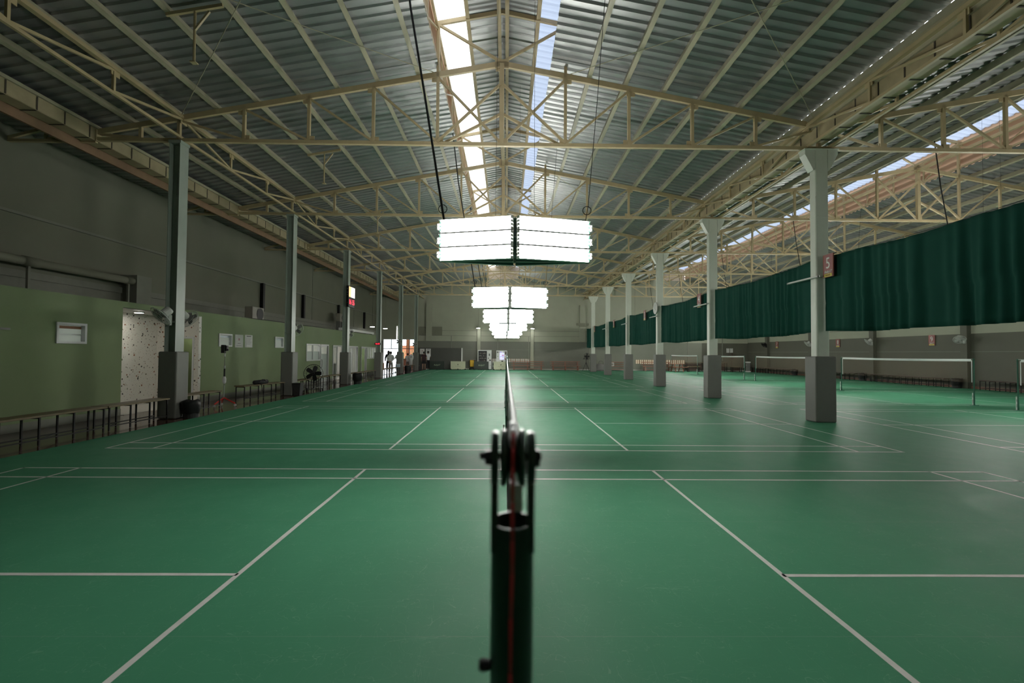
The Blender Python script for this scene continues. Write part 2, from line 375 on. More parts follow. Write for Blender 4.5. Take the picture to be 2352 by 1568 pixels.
# --- left side: low green front of the rooms, high grey wall behind it
GY1 = 33.9
holes = [(9.57, 10.28, 1.76, 2.22), (11.28, 14.28, 0, 2.70), (15.13, 15.87, 1.77, 2.21), (18.86, 19.6, 1.77, 2.23),
         (21.87, 23.50, 1.16, 2.0), (23.56, 24.62, 0, 2.0), (25.24, 26.9, 0, 1.99), (27.6, 29.5, 0, 1.98), (30.2, 31.4, 0, 1.97), (31.5, 33.56, 1.14, 1.97)]
mb = MB(); wall_grid(mb, YB, GY1, 0, 2.85, holes, lambda a, b, p, q: mb.lo(-9.82, -9.70, a, b, p, q))
mb.lo(XL, -9.82, GY1-.12, GY1, 0, 2.85)
struct(mb.build('wall_left_front', 'green'))
mb = MB(); wall_grid(mb, YB, GY1, -.004, .16, holes[1:2]+holes[5:9], lambda a, b, p, q: mb.lo(-9.70, -9.688, a, b, p, q))
struct(mb.build('baseboard_left', 'ledge'))
struct(MB().lo(XL+.001, -9.72, YB, GY1, 2.70, 2.845).build('ceiling', 'office'))   # flat roof of the rooms
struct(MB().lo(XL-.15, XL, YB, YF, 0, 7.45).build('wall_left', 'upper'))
struct(MB().lo(XL, XL+.10, YB, YF, 3.42, 3.60).build('trim_left', 'ledge'))
mb = MB(); mb.lo(XL, XL+.05, YB, YF, 2.85, 3.42)
struct(mb.build('trim_left', 'ledge'))
mb = MB(); mb.lo(XL, XL+.06, YB, YF, 4.99, 5.06)
struct(mb.build('trim_left', 'ledge'))
for y in (22.6, 27.2, 33.0, 39.0): struct(MB().lo(XL, XL+.16, y-.09, y+.09, 3.6, 5.0).build('trim_left', 'black'))
for y in (3.5, 9.6, 28.6, 36.5): struct(MB().lo(XL, XL+.02, y-.01, y+.01, 3.6, 7.3).build('trim_left', 'ledge'))
# alcove and rooms behind the green front
mb = MB(); mb.lo(-11.12, -11.0, 11.1, 14.27, 0, 2.70); mb.lo(-11.0, -9.82, 11.16, 11.28, 0, 2.70)
wall_grid(mb, -11.0, -9.70, 0, 2.70, [(-10.42, -9.84, 0, 2.06)], lambda a, b, p, q: mb.lo(a, b, 14.15, 14.27, p, q))
struct(mb.build('wall_alcove', 'terrazzo'))
struct(MB().lo(-11.0, -9.6, 11.28, 14.15, -.004, .006).build('floor', 'tileinside'))
struct(MB().lo(-12.2, -9.82, 14.27, 15.0, -.004, .006).build('floor', 'tileinside'))
mb = MB(); mb.lo(-12.2, -9.83, 15.04, 15.1, .0, 2.70)
struct(mb.build('wall_passage', 'green'))
mb = MB()
for y in (8.9, 11.0, 14.98+.12, 17.6, 21.0, 25.0, 30.0): mb.lo(-12.2, -9.83, y-.04, y+.04, .0, 2.70) if y not in (14.98+.12,) else None
mb.lo(-12.28, -12.2, YB, GY1, 0, 2.7)
struct(mb.build('wall_rooms', 'office'))
for a, b in ((8.94, 10.96), (15.12, 17.56), (17.64, 20.96), (21.04, 24.96), (25.04, 29.96), (30.04, 33.74)):
    struct(MB().lo(-12.2, -9.83, a, b, -.004, .006).build('floor', 'tileinside'))

# --- far wall with its entrance and window strips
mb = MB()
fh = [(-12.0, -8.84, 0, 2.9), (-1.45, 2.2, .72, 1.07), (12.52, 17.35, .66, 1.06)]
wall_grid(mb, XL, 8.0, 0, 2.72, fh, lambda a, b, p, q: mb.lo(a, b, YF, YF+.15, p, q)); struct(mb.build('wall_far', 'farlit'))
mb = MB(); wall_grid(mb, 8.0, 19.0, 0, 2.72, fh, lambda a, b, p, q: mb.lo(a, b, YF, YF+.15, p, q)); struct(mb.build('wall_far', 'sidelit'))  # lamplight put into the lighter colour, up to the shaded corner
struct(MB().lo(19.0, XR, YF, YF+.15, 0, 2.72).build('wall_far', 'dark'))  # darker dado colour stands for the shade in the corner
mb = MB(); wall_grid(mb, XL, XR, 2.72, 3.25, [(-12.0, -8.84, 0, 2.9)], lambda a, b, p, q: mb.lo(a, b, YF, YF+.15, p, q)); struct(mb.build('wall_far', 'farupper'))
def gable(rid, lo, hi): return [(lo, 7.2), (hi, 7.2)] if 0 else None
poly = [(XL, 3.25), (XR, 3.25), (XR, roofz(XR, RID2)+.03), (RID2+1.6, roofz(RID2+1.6, RID2)+.03), (RID2-1.3, roofz(RID2-1.3, RID2)+.03), (8.05, roofz(8.05, RID2)+.03), (7.5, roofz(7.5)+.03), (RID+1.22, roofz(RID+1.22)+.03), (RID-1.6, roofz(RID-1.6)+.03), (-10.4, roofz(-10.4)+.03), (XL, 7.2)]
struct(MB().prism(poly, YF, YF+.15).build('wall_far_gable', 'farupper'))
struct(MB().lo(XL, XR, YB-.15, YB, 0, 9.0).build('wall_behind', 'upper'))
for x in (-2.73, 2.43):
    struct(MB().lo(x-.16, x+.16, YF-.2, YF, 0, 4.2).build('trim_far', 'farupper', bevel=.01))
for x in (-7.55, 7.33): struct(MB().lo(x-.28, x+.28, YF-.25, YF, 2.75, 6.3).build('trim_far', 'farupper'))
struct(MB().lo(7.03, 7.63, YF-.3, YF, 4.2, 4.35).lo(6.75, 7.9, YF-.3, YF, 4.35, 4.55).build('trim_far', 'upper'))
for z in (3.25, 3.75): struct(MB().lo(-8.4, XR, YF-.03, YF, z-.02, z+.02).build('trim_far', 'ledge'))
struct(MB().lo(-8.3, 7.6, YF-.02, YF, 1.93, 1.95).build('trim_far', 'ledge'))
for x in (-5.4, -0.9, 2.1, 12.0, 17.6, 21.0): struct(MB().lo(x-.03, x+.03, YF-.06, YF, 1.0, 3.25).build('trim_far', 'ledge'))
struct(MB().lo(-8.5, -6.3, YF-.12, YF, 3.25, 4.1).build('trim_far', 'upper'))
struct(MB().lo(-8.3, XR-.02, YF-.03, YF, 0, .10).build('baseboard_far', 'tileinside'))
# --- right wall
struct(MB().lo(XR, XR+.15, YB, YF, 0, 2.78).build('wall_right', 'dark'))
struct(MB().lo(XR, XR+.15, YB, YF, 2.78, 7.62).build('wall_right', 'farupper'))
struct(MB().lo(XR-.02, XR, YB, YF, 3.30, 3.34).build('trim_right', 'ledge'))
struct(MB().lo(XR-.012, XR, YB, YF, 1.86, 1.88).build('trim_right', 'ledge'))
struct(MB().lo(XR-.03, XR, YB, YF, 0, .12).build('baseboard_right', 'doorbrown'))
for y in [4.95+5.95*k for k in range(7)]:
    struct(MB().lo(XR-.22, XR, y-.17, y+.17, 0, 6.7).build('trim_right', 'dark'))

# --- roof sheets with real ribs running down the slope
def sheet(name, x0, z0, x1, z1, m, y0=YB, y1=YF, pitch=.25, h=.035, rib=True, th=0):
    mb = MB(); v = []; y = y0
    while y < y1-1e-6:
        for dy, dz in (((0, 0), (.11, 0), (.14, h), (.22, h)) if rib else ((0, 0),)):
            if y+dy*pitch/.25 < y1: v.append((y+dy*pitch/.25, dz))
        y += pitch
    v.append((y1, 0)); n = len(v)
    mb.v = [(x0, a, z0+b) for a, b in v] + [(x1, a, z1+b) for a, b in v]
    mb.f = [(i, i+1, n+i+1, n+i) for i in range(n-1)]
    return struct(mb.build(name, m))
MW = 1.58                                      # half width of the raised roof lantern
sheet('ceiling', -10.46, roofz(-10.46), RID-MW, roofz(RID-MW), 'roof')
sheet('ceiling', RID+1.22, roofz(RID+1.22), 7.47, roofz(7.47), 'roof', h=.045)
sheet('ceiling', 8.1, roofz(8.1, RID2), RID2-1.3, roofz(RID2-1.3, RID2), 'roof')
sheet('ceiling', RID2+MW, roofz(RID2+MW, RID2), XR+.1, roofz(XR+.1, RID2), 'roof')
sheet('ceiling', XL-.1, 7.10, -10.44, 7.11, 'roof')
def monz(x, rid): return 10.13 + .12 - .2*abs(x-rid)
for rid, hid in ((RID, 1), (RID2, -1)):
    for s in (-1, 1):
        a, b, c = rid, rid+s*.90, rid+s*1.72
        sheet('ceiling', a, monz(a, rid), b, monz(b, rid), 'roof', y1=YF+.1, h=.03)
        sheet('ceiling_skylight', b, monz(b, rid), c, monz(c, rid), 'skyclear' if s < 0 else 'skyblue', y1=YF+.1)
    struct(MB().prism([(rid-1.7, 8.4), (rid+1.7, 8.4), (rid+1.7, monz(rid+1.7, rid)-.02), (rid, monz(rid, rid)-.02), (rid-1.7, monz(rid-1.7, rid)-.02)], YF+.02, YF+.12).build('wall_far_lantern', 'louvre'))
    struct(MB().prism([(rid-1.7, 8.4), (rid+1.7, 8.4), (rid+1.7, monz(rid+1.7, rid)-.02), (rid, monz(rid, rid)-.02), (rid-1.7, monz(rid-1.7, rid)-.02)], YB-.12, YB-.02).build('wall_behind_lantern', 'louvre'))
# closing strips above the outer eaves
struct(MB().lo(XL-.15, XL, YB, YF, 7.45, 7.6).build('wall_left', 'upper'))

# ------------------------------------------------------------------ roof steel
def roof_truss(label, rid, y, left_ext, group):
    t = thing('roof_truss', label, 'roof truss', (rid, y, 0), 0, group)
    def P(name, a, b, w_=.055, h_=.055): return MB().bar(a, b, w_, h_).build(name, 'steel', t)
    zb = 6.78; ct = lambda x: 8.81 - SL*abs(x)
    xl = -9.92 if left_ext else -HALF
    P('bottom_chord', (xl, 0, zb), (HALF, 0, zb), .09, .085)
    P('top_chord', (xl, 0, ct(xl)), (0, 0, 8.81), .07, .13); P('top_chord', (0, 0, 8.81), (HALF, 0, ct(HALF)), .07, .13)
    sp = HALF/5
    for i in range(-5, 6):
        x = i*sp; P('post', (x, 0, zb), (x, 0, ct(x)), .07 if i else .11, .07 if i else .11)
        if i and abs(i) > 1:
            s = 1 if i > 0 else -1; P('diagonal_brace', (x, 0, ct(x)-.05), (x-s*sp, 0, zb+.04), .05, .05)
    for s in (-1, 1):
        P('diagonal_brace', (s*sp, .05, ct(sp)-.05), (0, .05, zb+.05)); P('diagonal_brace', (0, -.05, 8.3), (s*sp, -.05, zb+.03))
        P('diagonal_brace', (0, .12, 7.62), (s*sp*.95, .12, zb+.04), .06, .06)
        P('lantern_post', (s*sp, 0, ct(sp)), (s*sp, 0, 9.84), .07, .07); P('lantern_rafter', (0, 0, 10.13), (s*(sp+.12), 0, 10.13-.2*(sp+.12)), .06, .10)
        P('diagonal_brace', (s*sp, 0, 9.78), (0, 0, 8.85), .055, .055)
    if left_ext:
        x = -8.85; P('post', (x, 0, zb), (x, 0, ct(x)), .07, .07); P('diagonal_brace', (xl+.1, 0, ct(xl)-.05), (x, 0, zb+.05))
        P('end_plate', (xl, 0, zb-.05), (xl, 0, ct(xl)+.05), .09, .14)
        P('bottom_chord', (-12.05, 0, zb-.05), (xl, 0, zb-.05), .07, .07); P('top_chord', (-12.05, 0, zb+.02), (-10.85, 0, 7.12), .06, .07)
        P('post', (-11.15, 0, zb), (-11.15, 0, 7.02)); P('diagonal_brace', (-11.1, 0, zb), (-10.4, 0, zb+.12))
    for i in range(-4, 5):
        x = i*sp; s = 1 if i > 0 else -1
        MB().box(x+s*.05, 0, ct(x)-.10, .20, .022, .17).build('gusset_plate', 'steel', t); MB().box(x-s*.04, 0, zb+.09, .2, .022, .13).build('gusset_plate', 'steel', t)
    MB().box(0, -.02, 8.80, .34, .03, .22).build('gusset_plate', 'steel', t)
    return t
proto = roof_truss('steel roof truss nearest the camera over the main hall', RID, COLY[0], True, 'trusses of the main hall')
for k in range(1, 6): dup(proto, (RID, COLY[k], 0), None, ['', 'steel roof truss second from the camera over the main hall', 'steel roof truss third from the camera over the main hall', 'steel roof truss fourth from the camera over the main hall', 'steel roof truss fifth from the camera over the main hall', 'steel roof truss furthest from the camera over the main hall'][k])
proto2 = roof_truss('steel roof truss nearest the camera over the hall behind the curtain', RID2, COLY[0], False, 'trusses of the side hall')
for k in range(1, 6): dup(proto2, (RID2, COLY[k], 0), None, 'steel roof truss %s from the camera over the hall behind the curtain' % (ORD[k] if k < 5 else 'furthest'))

def purlin(x, z, label, group, tilt=0, y0=YB, y1=YF, w_=.065, h_=.15, m='galv'):
    o = MB().box(0, (y1-y0)/2, 0, w_, y1-y0, h_).box(w_*.35, (y1-y0)/2, -h_/2+.012, w_*1.5, y1-y0, .02).build('purlin', m)
    o.location = (x, y0, z); o.rotation_euler = (0, tilt, 0); tag(o, label, 'purlin', group); return o
ang = math.atan(SL)
lx = [-2.32, -3.32, -4.31, -5.26, -6.28, -7.26, -8.2, -9.3]
for i, x in enumerate(lx): purlin(x, chord(x)+.155, 'roof purlin, %s to the left of the main skylight' % ORD[i], 'purlins of the main hall', -ang)
rx = [1.95, 2.85, 3.80, 4.76, 5.72, 6.68, 7.42]
for i, x in enumerate(rx): purlin(x, chord(x)+(.125 if i == 6 else .155), 'roof purlin, %s to the right of the main skylight' % ORD[i], 'purlins of the main hall', ang)
for i, x in enumerate(lx[:7]): purlin(RID2+(x-RID), chord(x)+.155, 'roof purlin, %s to the left of the side hall skylight' % ORD[i], 'purlins of the side hall', -ang)
for i, x in enumerate(rx): purlin(RID2+(x-RID), chord(x)+.155, 'roof purlin, %s to the right of the side hall skylight' % ORD[i], 'purlins of the side hall', ang)
for rid, hall in ((RID, 'main hall'), (RID2, 'side hall')):
    for s, side in ((-1, 'left'), (1, 'right')):
        purlin(rid+s*.88, monz(rid+s*.88, rid)-.09, 'cream purlin along the inner edge of the %s skylight strip, %s' % (side, hall), 'lantern purlins', 0, w_=.06, h_=.12, m='steel')
        purlin(rid+s*.10, 10.06, 'cream ridge purlin just %s of the lantern ridge, %s' % (side, hall), 'lantern purlins', 0, w_=.06, h_=.12, m='steel')
    r_ = MB().box(0, (YF-COLY[0])/2, 0, .10, YF-COLY[0]-.1, .10).build('ridge_beam', 'steel'); r_.location = (rid, COLY[0], 8.72)
    tag(r_, 'cream ridge beam running between the truss tops of the %s' % hall, 'beam')
# lantern side walls: louvre slats behind a lattice of posts and diagonals
def lantern_side(rid, s, label):
    t = thing('lantern_louvre', label, 'louvre', (rid+s*1.66, 0, 0))
    x = 0
    for i in range(4):
        z = 8.835+i*.27
        MB().hexa([(s*.14, YB, z-.07), (s*.16, YB, z-.07), (s*.16, YF, z-.07), (s*.14, YF, z-.07), (s*.0, YB, z+.33), (s*.02, YB, z+.33), (s*.02, YF, z+.33), (s*.0, YF, z+.33)]).build('slat', 'louvretrans', t)
    MB().box(-s*.05, (YB+YF)/2, 8.84, .06, YF-YB, .07).build('lower_rail', 'steel', t)
    MB().box(-s*.05, (YB+YF)/2, 9.72, .06, YF-YB, .08).build('upper_rail', 'steel', t)
    n = 32; dy = 5.95/4; lat = MB()
    for i in range(n):
        y = COLY[0] - 2*5.95 + i*dy
        if y > YF-.3: break
        lat.bar((-s*.05, y, 8.84), (-s*.05, y, 9.72), .05, .05)
        if y+dy < YF-.2: lat.bar((-s*.05, y, 8.88 if i % 2 else 9.68), (-s*.05, y+dy, 9.68 if i % 2 else 8.88), .035, .035)
        lat.box(-s*.05, y, 8.90 if i % 2 else 9.66, .02, .30, .10)
    lat.build('lattice', 'steel', t)
lantern_side(RID, -1, 'cream lattice and louvre wall along the left side of the main skylight')
lantern_side(RID, 1, 'cream lattice and louvre wall along the right side of the main skylight')
lantern_side(RID2, 1, 'cream lattice and louvre wall along the far side of the side hall skylight')
lantern_side(RID2, -1, 'cream lattice and louvre wall along the near side of the side hall skylight')
# gutters: folded sheet troughs with joint seams
def gutter(x, label, w_, z0, z1):
    t = thing('valley_gutter', label, 'gutter', (x, YB, 0))
    L = YF-YB; mb = MB().box(0, L/2, z0, w_, L, .02).box(-w_/2, L/2, (z0+z1)/2, .02, L, z1-z0).box(w_/2, L/2, (z0+z1)/2, .02, L, z1-z0)
    y = .3; mb.m2 = 'seam'; mb.f2 = len(mb.f)
    while y < L: mb.box(w_/2+.012, y, (z0+z1)/2, .012, .03, z1-z0).box(-w_/2-.012, y, (z0+z1)/2, .012, .03, z1-z0).box(0, y, z0-.014, w_, .03, .012); y += .62
    mb.build('trough', 'gutter', t)
    for q in (-1, 1): MB().box(q*(w_/2+.035), L/2, z1, .05, L, .07).build('edge_angle', 'galv', t)
    return t
M['seam'] = mat('dark gutter joint', (.05, .04, .025), .8)
g = gutter(-10.30, 'rusty box gutter along the left eave above the grey wall', .34, 6.74, 7.06)
MB().box(-.24, (YF-YB)/2, 6.64, .06, YF-YB, .22).build('fascia_board', 'rust', g)
gutter(7.70, 'cream box gutter in the valley above the right hand columns', .34, 6.92, 7.26)
# longitudinal lattice girders over both column lines
def lattice(x, label, z0=6.83, z1=7.34):
    t = thing('lattice_girder', label, 'girder', (x, COLY[0]-5.95, 0)); L = YF - COLY[0] + 5.95
    MB().box(0, L/2, z1, .10, L-.02, .08).build('top_chord', 'steel', t); MB().box(0, L/2, z0, .06, L-.02, .06).build('bottom_chord', 'steel', t)
    d = 5.95/3; i = 0; y = 0
    while y < L-.1:
        if i % 3: MB().bar((0, y, z0), (0, y, z1), .05, .05).build('post', 'steel', t)
        MB().box(0, y+.03, z1-.09, .02, .2, .12).build('gusset_plate', 'steel', t)
        if y+d < L: MB().bar((0, y, (z1-.04, z1-.04, z0+.03)[i % 3] if i % 3 != 1 else z0+.03), (0, y+d, (z0+.03, z1-.04, z1-.04)[i % 3]), .045, .05).build('diagonal_brace', 'steel', t)
        y += d; i += 1
lattice(-8.06, 'lattice girder along the left row of columns')
lattice(7.42, 'lattice girder on the main hall side of the right columns')
lattice(7.98, 'lattice girder on the side hall side of the right columns')
# hanging pipe brackets and thin brace rods
for k, y in enumerate((7.92, 13.87, 19.8)):
    t = thing('hanging_bracket', 'cream pipe bracket hanging from the left roof slope, %s from the camera' % ORD[k], 'bracket', (-5.77, y, 0), 0, 'hanging pipe brackets')
    MB().bar((-.52, 0, chord(-6.28)+.05), (.5, 0, chord(-5.27)+.05), .05, .06).build('cross_bar', 'steel', t)
    MB().tube((0, 0, 6.86), (0, 0, chord(-5.8)+.05), .022).build('drop_pipe', 'steel', t)
    MB().bar((0, 0, 7.45), (.26, 0, chord(-5.5)-.02), .035, .035).build('brace', 'steel', t)
    MB().box(0, 0, 6.85, .10, .10, .02).build('foot_plate', 'steel', t)
def rod(a, b, label):
    o = MB().tube((0, 0, 0), Vector(b)-Vector(a), .009, n=6).build('brace_rod', 'galv'); o.location = a; tag(o, label, 'rod', 'roof brace rods')
for k in (0, 2):
    y0, y1 = COLY[0]+5.95*(k-1), COLY[0]+5.95*k; w_ = 'nearest' if k == 0 else 'third'
    for s, side in ((-1, 'left'), (1, 'right')):
        c = lambda x: chord(RID+x)+.03
        rod((RID+s*7.85, y1-.05, c(7.85)), (RID+s*1.65, y0, c(1.65)), 'thin brace rod falling to the %s column, %s roof bay' % (side, w_))
        rod((RID+s*1.65, y1-.05, c(1.65)), (RID+s*7.85, y0, c(7.85)), 'thin brace rod rising to the skylight edge, %s slope of the %s bay' % (side, w_))
# ------------------------------------------------------------------ columns
def left_column(y, label):
    t = thing('steel_column', label, 'column', (-8.13, y, 0), 0, 'columns along the left wall')
    MB().lo(.115, .13, -.15, .15, 0, 6.735).lo(-.13, -.115, -.15, .15, 0, 6.735).lo(-.116, .116, -.008, .008, 0, 6.735).build('i_beam', 'steelgreen', t)
    MB().lo(-.15, .15, -.16, .16, 6.66, 6.73).build('cap_plate', 'steelgreen', t)
    MB().lo(-.132, .132, -.15, .15, 2.30, 2.325).build('stiffener', 'steelgreen', t)
    MB().tube((.06, -.05, 2.3), (.06, -.05, 5.35), .012).build('conduit', 'steelgreen', t)
    MB().lo(-.22, .22, -.22, .22, 0, 1.6).build('column_pad', 'pad', t, bevel=.03)
    return t
names = ['nearest the camera', 'second from the camera', 'third from the camera', 'fourth from the camera', 'fifth from the camera', 'nearest the far wall']
lc = left_column(COLY[0], 'grey green steel column on the left, nearest the camera')
for k in range(1, 6): dup(lc, (-8.13, COLY[k], 0), None, 'grey green steel column on the left, ' + names[k])
c0 = [o for o in lc.children if o.name == 'conduit'][0]
MB().path([(.06, -.05, 5.35), (.0, -.05, 5.4), (.0, -.05, 6.0), (.05, -.05, 6.03), (.1, -.05, 6.03)], .012).build('conduit', 'steelgreen', lc)
def right_column(y, label):
    t = thing('steel_column', label, 'column', (7.70, y, 0), 0, 'columns along the green curtain')
    MB().lo(-.16, .16, -.12, .12, 0, 6.735).build('shaft', 'column', t, bevel=.035)
    for z in (5.05, 5.55): MB().lo(-.163, .163, -.123, .123, z-.01, z+.01).build('weld_ring', 'column', t, bevel=.03)
    for s in (-1, 1):
        MB().prism([(s*.16, 6.25), (s*.20, 6.20), (s*.41, 6.60), (s*.41, 6.735), (s*.16, 6.735)][::s], -.11, .11).build('capital_bracket', 'column', t)
    MB().lo(-.43, .43, -.13, .13, 6.715, 6.737).build('cap_plate', 'column', t)
    MB().lo(-.255, .255, -.21, .21, 0, 1.6).build('column_pad', 'pad', t, bevel=.03)
    return t
rc = right_column(COLY[0], 'pale green column by the curtain, nearest the camera')
for k in range(1, 6): dup(rc, (7.70, COLY[k], 0), None, 'pale green column by the curtain, ' + names[k])

# ------------------------------------------------------------------ hanging court lights
def court_light(x, y, label, group, sides=(-1, 1)):
    t = thing('court_light', label, 'light', (x, y, 3.03), 0, group)
    W, Dp = 1.20, .29; L = math.hypot(W, Dp); a = math.atan2(Dp, W)
    ph, gap = .208, .010
    for sy in sides:
        for sx in (-1, 1):
            # panel runs from the outer corner (sx*W, 0) to the apex (0, sy*Dp); outward normal faces +-Y
            ux, uy = -sx*W/L, sy*Dp/L; nx, ny = sx*Dp/L, sy*W/L
            def P(u, n, z): return (sx*W + ux*u + nx*n, uy*u + ny*n, z)
            def slab(mb, u0, u1, n0, n1, z0, z1):
                p = [P(u0, n0, z0), P(u1, n0, z0), P(u1, n1, z0), P(u0, n1, z0), P(u0, n0, z1), P(u1, n0, z1), P(u1, n1, z1), P(u0, n1, z1)]
                return mb.hexa(p)
            for k in range(3):
                z0 = k*(ph+gap); u0, u1 = .03, L-.03
                mb = MB(); slab(mb, u0, u1, -.045, -.022, z0, z0+ph); h = mb.build('lamp_housing', 'lampgreen', t)
                rf = MB(); slab(rf, u0, u1, -.022, -.016, z0+.006, z0+ph-.006); slab(rf, u0, u1, -.022, .026, z0, z0+.006); slab(rf, u0, u1, -.022, .026, z0+ph-.006, z0+ph)
                rf.build('reflector', 'white', h)
                for i in range(4):
                    zt = z0 + .024 + i*(ph-.048)/3; o0 = -.012 if i in (1, 2) else .035
                    MB().tube(P(o0+.03, .012, zt), P(u1-.035, .012, zt), .0165, n=7).build('tube', 'tube', h)
                for uu in (-.0, L-.05):
                    hb = MB()
                    for i in ((1, 2) if uu < .1 else (0, 1, 2, 3)):
                        zt = z0 + .024 + i*(ph-.048)/3; slab(hb, uu-.012, uu+.012, -.02, .026, zt-.017, zt+.017)
                    hb.build('lamp_holder', 'plastic', h)
    MB().lo(-.018, .018, -.018, .018, -.01, 3*ph+2*gap+.02).build('frame_post', 'steelgreen', t)
    for z in (.06, 1.6*ph, 3*ph): MB().lo(-.012, .012, -Dp+.05 if -1 in sides else 0, Dp-.05 if 1 in sides else 0, z, z+.02).build('frame_arm', 'steelgreen', t)
    MB().lo(-W+.05, W-.05, -.02, .02, 3*ph+2*gap-.03, 3*ph+2*gap-.008).build('frame_bar', 'steelgreen', t)
    MB().lo(-W+.05, W-.05, -.02, .02, .004, .022).build('frame_bar', 'steelgreen', t)
    for s in (-1, 1):
        e = 1.5 if s > 0 else 1.85; MB().path([(s*1.1, 0, .66), (s*1.14, .0, .9), (s*(1.28 if s > 0 else 1.42), 0, 2.6), (s*(1.38 if s > 0 else 1.66), 0, 4.0), (s*e, 0, chord(RID+e)+.12-3.03)], .005 if s > 0 else .017).build('power_cable', 'rubber', t)
        MB().torus((s*1.12, 0, .82), .065, .006, 'Y').build('cable_coil', 'rubber', t)
    MB().path([(-.3, 0, .66), (-.28, 0, 10.16-3.03)], .0025).build('hanging_wire', 'black', t)
    MB().path([(.3, 0, .66), (.28, 0, 10.16-3.03)], .0025).build('hanging_wire', 'black', t)
    return t
LY = [6.72+PITCH*k for k in range(6)]; LY[5] = 43.45
where = ['nearest the camera', 'second from the camera', 'third from the camera', 'fourth from the camera', 'fifth from the camera', 'furthest, close to the far wall']
cl = court_light(.06, LY[0], 'diamond of lit fluorescent tubes over the main hall, ' + where[0], 'court lights of the main hall')
for k in range(1, 5): dup(cl, ((.06, .04, .02, .05, -.02, -.03)[k], LY[k], 3.03), None, 'diamond of lit fluorescent tubes over the main hall, ' + where[k])
for k in range(5): dup(cl, (15.5, LY[k], 3.03), None, 'diamond of lit fluorescent tubes behind the green curtain, ' + where[k], 'court lights of the side hall')
cl2 = court_light(-.03, LY[5], 'pair of lit fluorescent tube panels over the main hall, close to the far wall', 'court lights of the main hall', (-1,))
dup(cl2, (15.5, LY[5], 3.03), None, 'pair of lit fluorescent tube panels behind the green curtain, close to the far wall', 'court lights of the side hall')

# ------------------------------------------------------------------ nets and posts
def net(label, x, y0, group, m='netcord'):
    t = thing('badminton_net', label, 'net', (x, y0, 0), 0, group); L = 5.86
    top = lambda y: 1.538 - .022*math.sin(PI*y/L)
    mb = MB(); n = int(L/.022); m_ = 33
    for i in range(n+1):
        y = L*i/n; mb.bar((0, y, .76), (0, y, top(y)-.03), .0016, .0016, False)
    for j in range(m_):
        z = .76 + j*.0225
        for i in range(8):
            a, b = L*i/8, L*(i+1)/8; mb.bar((0, a, min(z, top(a)-.03)), (0, b, min(z, top(b)-.03)), .0016, .0016, False)
    mb.build('mesh_net', m, t)
    tp = MB(); rnd = random.Random(3); k = 60
    for i in range(k):
        a, b = L*i/k, L*(i+1)/k; j0, j1 = .002*math.sin(i*1.3), .002*math.sin((i+1)*1.3); w_ = .0036
        tp.hexa([(j0-w_, a, top(a)-.075), (j0+w_, a, top(a)-.075), (j1+w_, b, top(b)-.075), (j1-w_, b, top(b)-.075), (j0-w_, a, top(a)), (j0+w_, a, top(a)), (j1+w_, b, top(b)), (j1-w_, b, top(b))])
    tp.build('top_tape', 'tape', t)
    for y in (-.02, L+.02): MB().bar((0, y, .76), (0, y, 1.5), .012, .02).build('side_tape', 'tape', t)
    MB().path([(0, -.045, 1.5415), (0, 0, 1.539)] + [(0, L*i/20, top(L*i/20)+.001) for i in range(1, 20)] + [(0, L, 1.539), (0, L+.085, 1.545)], .0046, n=10, caps=False).build('added_head_cord', 'tape', t, smooth=True)  # cord carried along the whole tape, added to catch light and brighten it
    return t
def post(label, x, y, group, s=1):
    t = thing('net_post', label, 'post', (x, y, 0), 0, group)
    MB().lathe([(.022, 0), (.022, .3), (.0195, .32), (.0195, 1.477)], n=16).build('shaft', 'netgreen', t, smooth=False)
    MB().box(0, 0, .006, .16, .16, .012).build('base_plate', 'netgreen', t, bevel=.003)
    for q in (-1, 1): MB().box(q*.016, 0, 1.50, .006, .022, .09).build('fork_plate', 'netgreen', t, bevel=.004)
    MB().lathe([(.025, -.012), (.025, -.006), (.017, -.003), (.017, .003), (.025, .006), (.025, .012)], (0, 0, 1.533), 'X', 18).build('pulley', 'netgreen', t)
    MB().tube((-.028, 0, 1.533), (.028, 0, 1.533), .004, n=8).build('axle_bolt', 'chrome', t)
    MB().box(s*.055, 0, .215, .03, .012, .41).build('white_tag', 'paper', t)
    MB().box(s*.055, -.007, .14, .012, .003, .10).box(s*.055, -.007, .30, .012, .003, .07).build('tag_print', 'ink', t)
    return t
MB_NX = -.045
n0 = net('badminton net of the nearest court, seen edge on behind the dark post', MB_NX, .12, 'nets of the main hall', 'darknet')
ct = ['nearest', 'second', 'third', 'fourth', 'fifth', 'furthest']
for k in range(1, 6): dup(n0, (MB_NX+.01, PITCH*k+.12, 0), None, 'badminton net of the %s court from the camera in the main hall' % ct[k])
p0 = post('slim green net post at the far end of the nearest net', MB_NX, 6.08, 'net posts of the main hall', -1)
for k in range(1, 6):
    dup(p0, (MB_NX+.01, PITCH*k+.03, 0), None, 'slim green net post at the near end of the %s main hall net' % ct[k])
    dup(p0, (MB_NX+.01, PITCH*k+6.08, 0), None, 'slim green net post at the far end of the %s main hall net' % ct[k])
n1 = net('brown badminton net behind the curtain, nearest at the right picture edge', 15.5, PITCH+.12, 'nets of the side hall')
for k in range(2, 6): dup(n1, (15.5, PITCH*k+.12, 0), None, 'brown badminton net of the %s court behind the curtain' % ct[k])
for k in range(1, 6):
    if k > 1: dup(p0, (15.5, PITCH*k+.03, 0), None, 'slim green net post at the near end of the %s net behind the curtain' % ct[k], 'net posts of the side hall')
    dup(p0, (15.5, PITCH*k+6.08, 0), None, 'slim green net post at the far end of the %s net behind the curtain' % ct[k], 'net posts of the side hall')

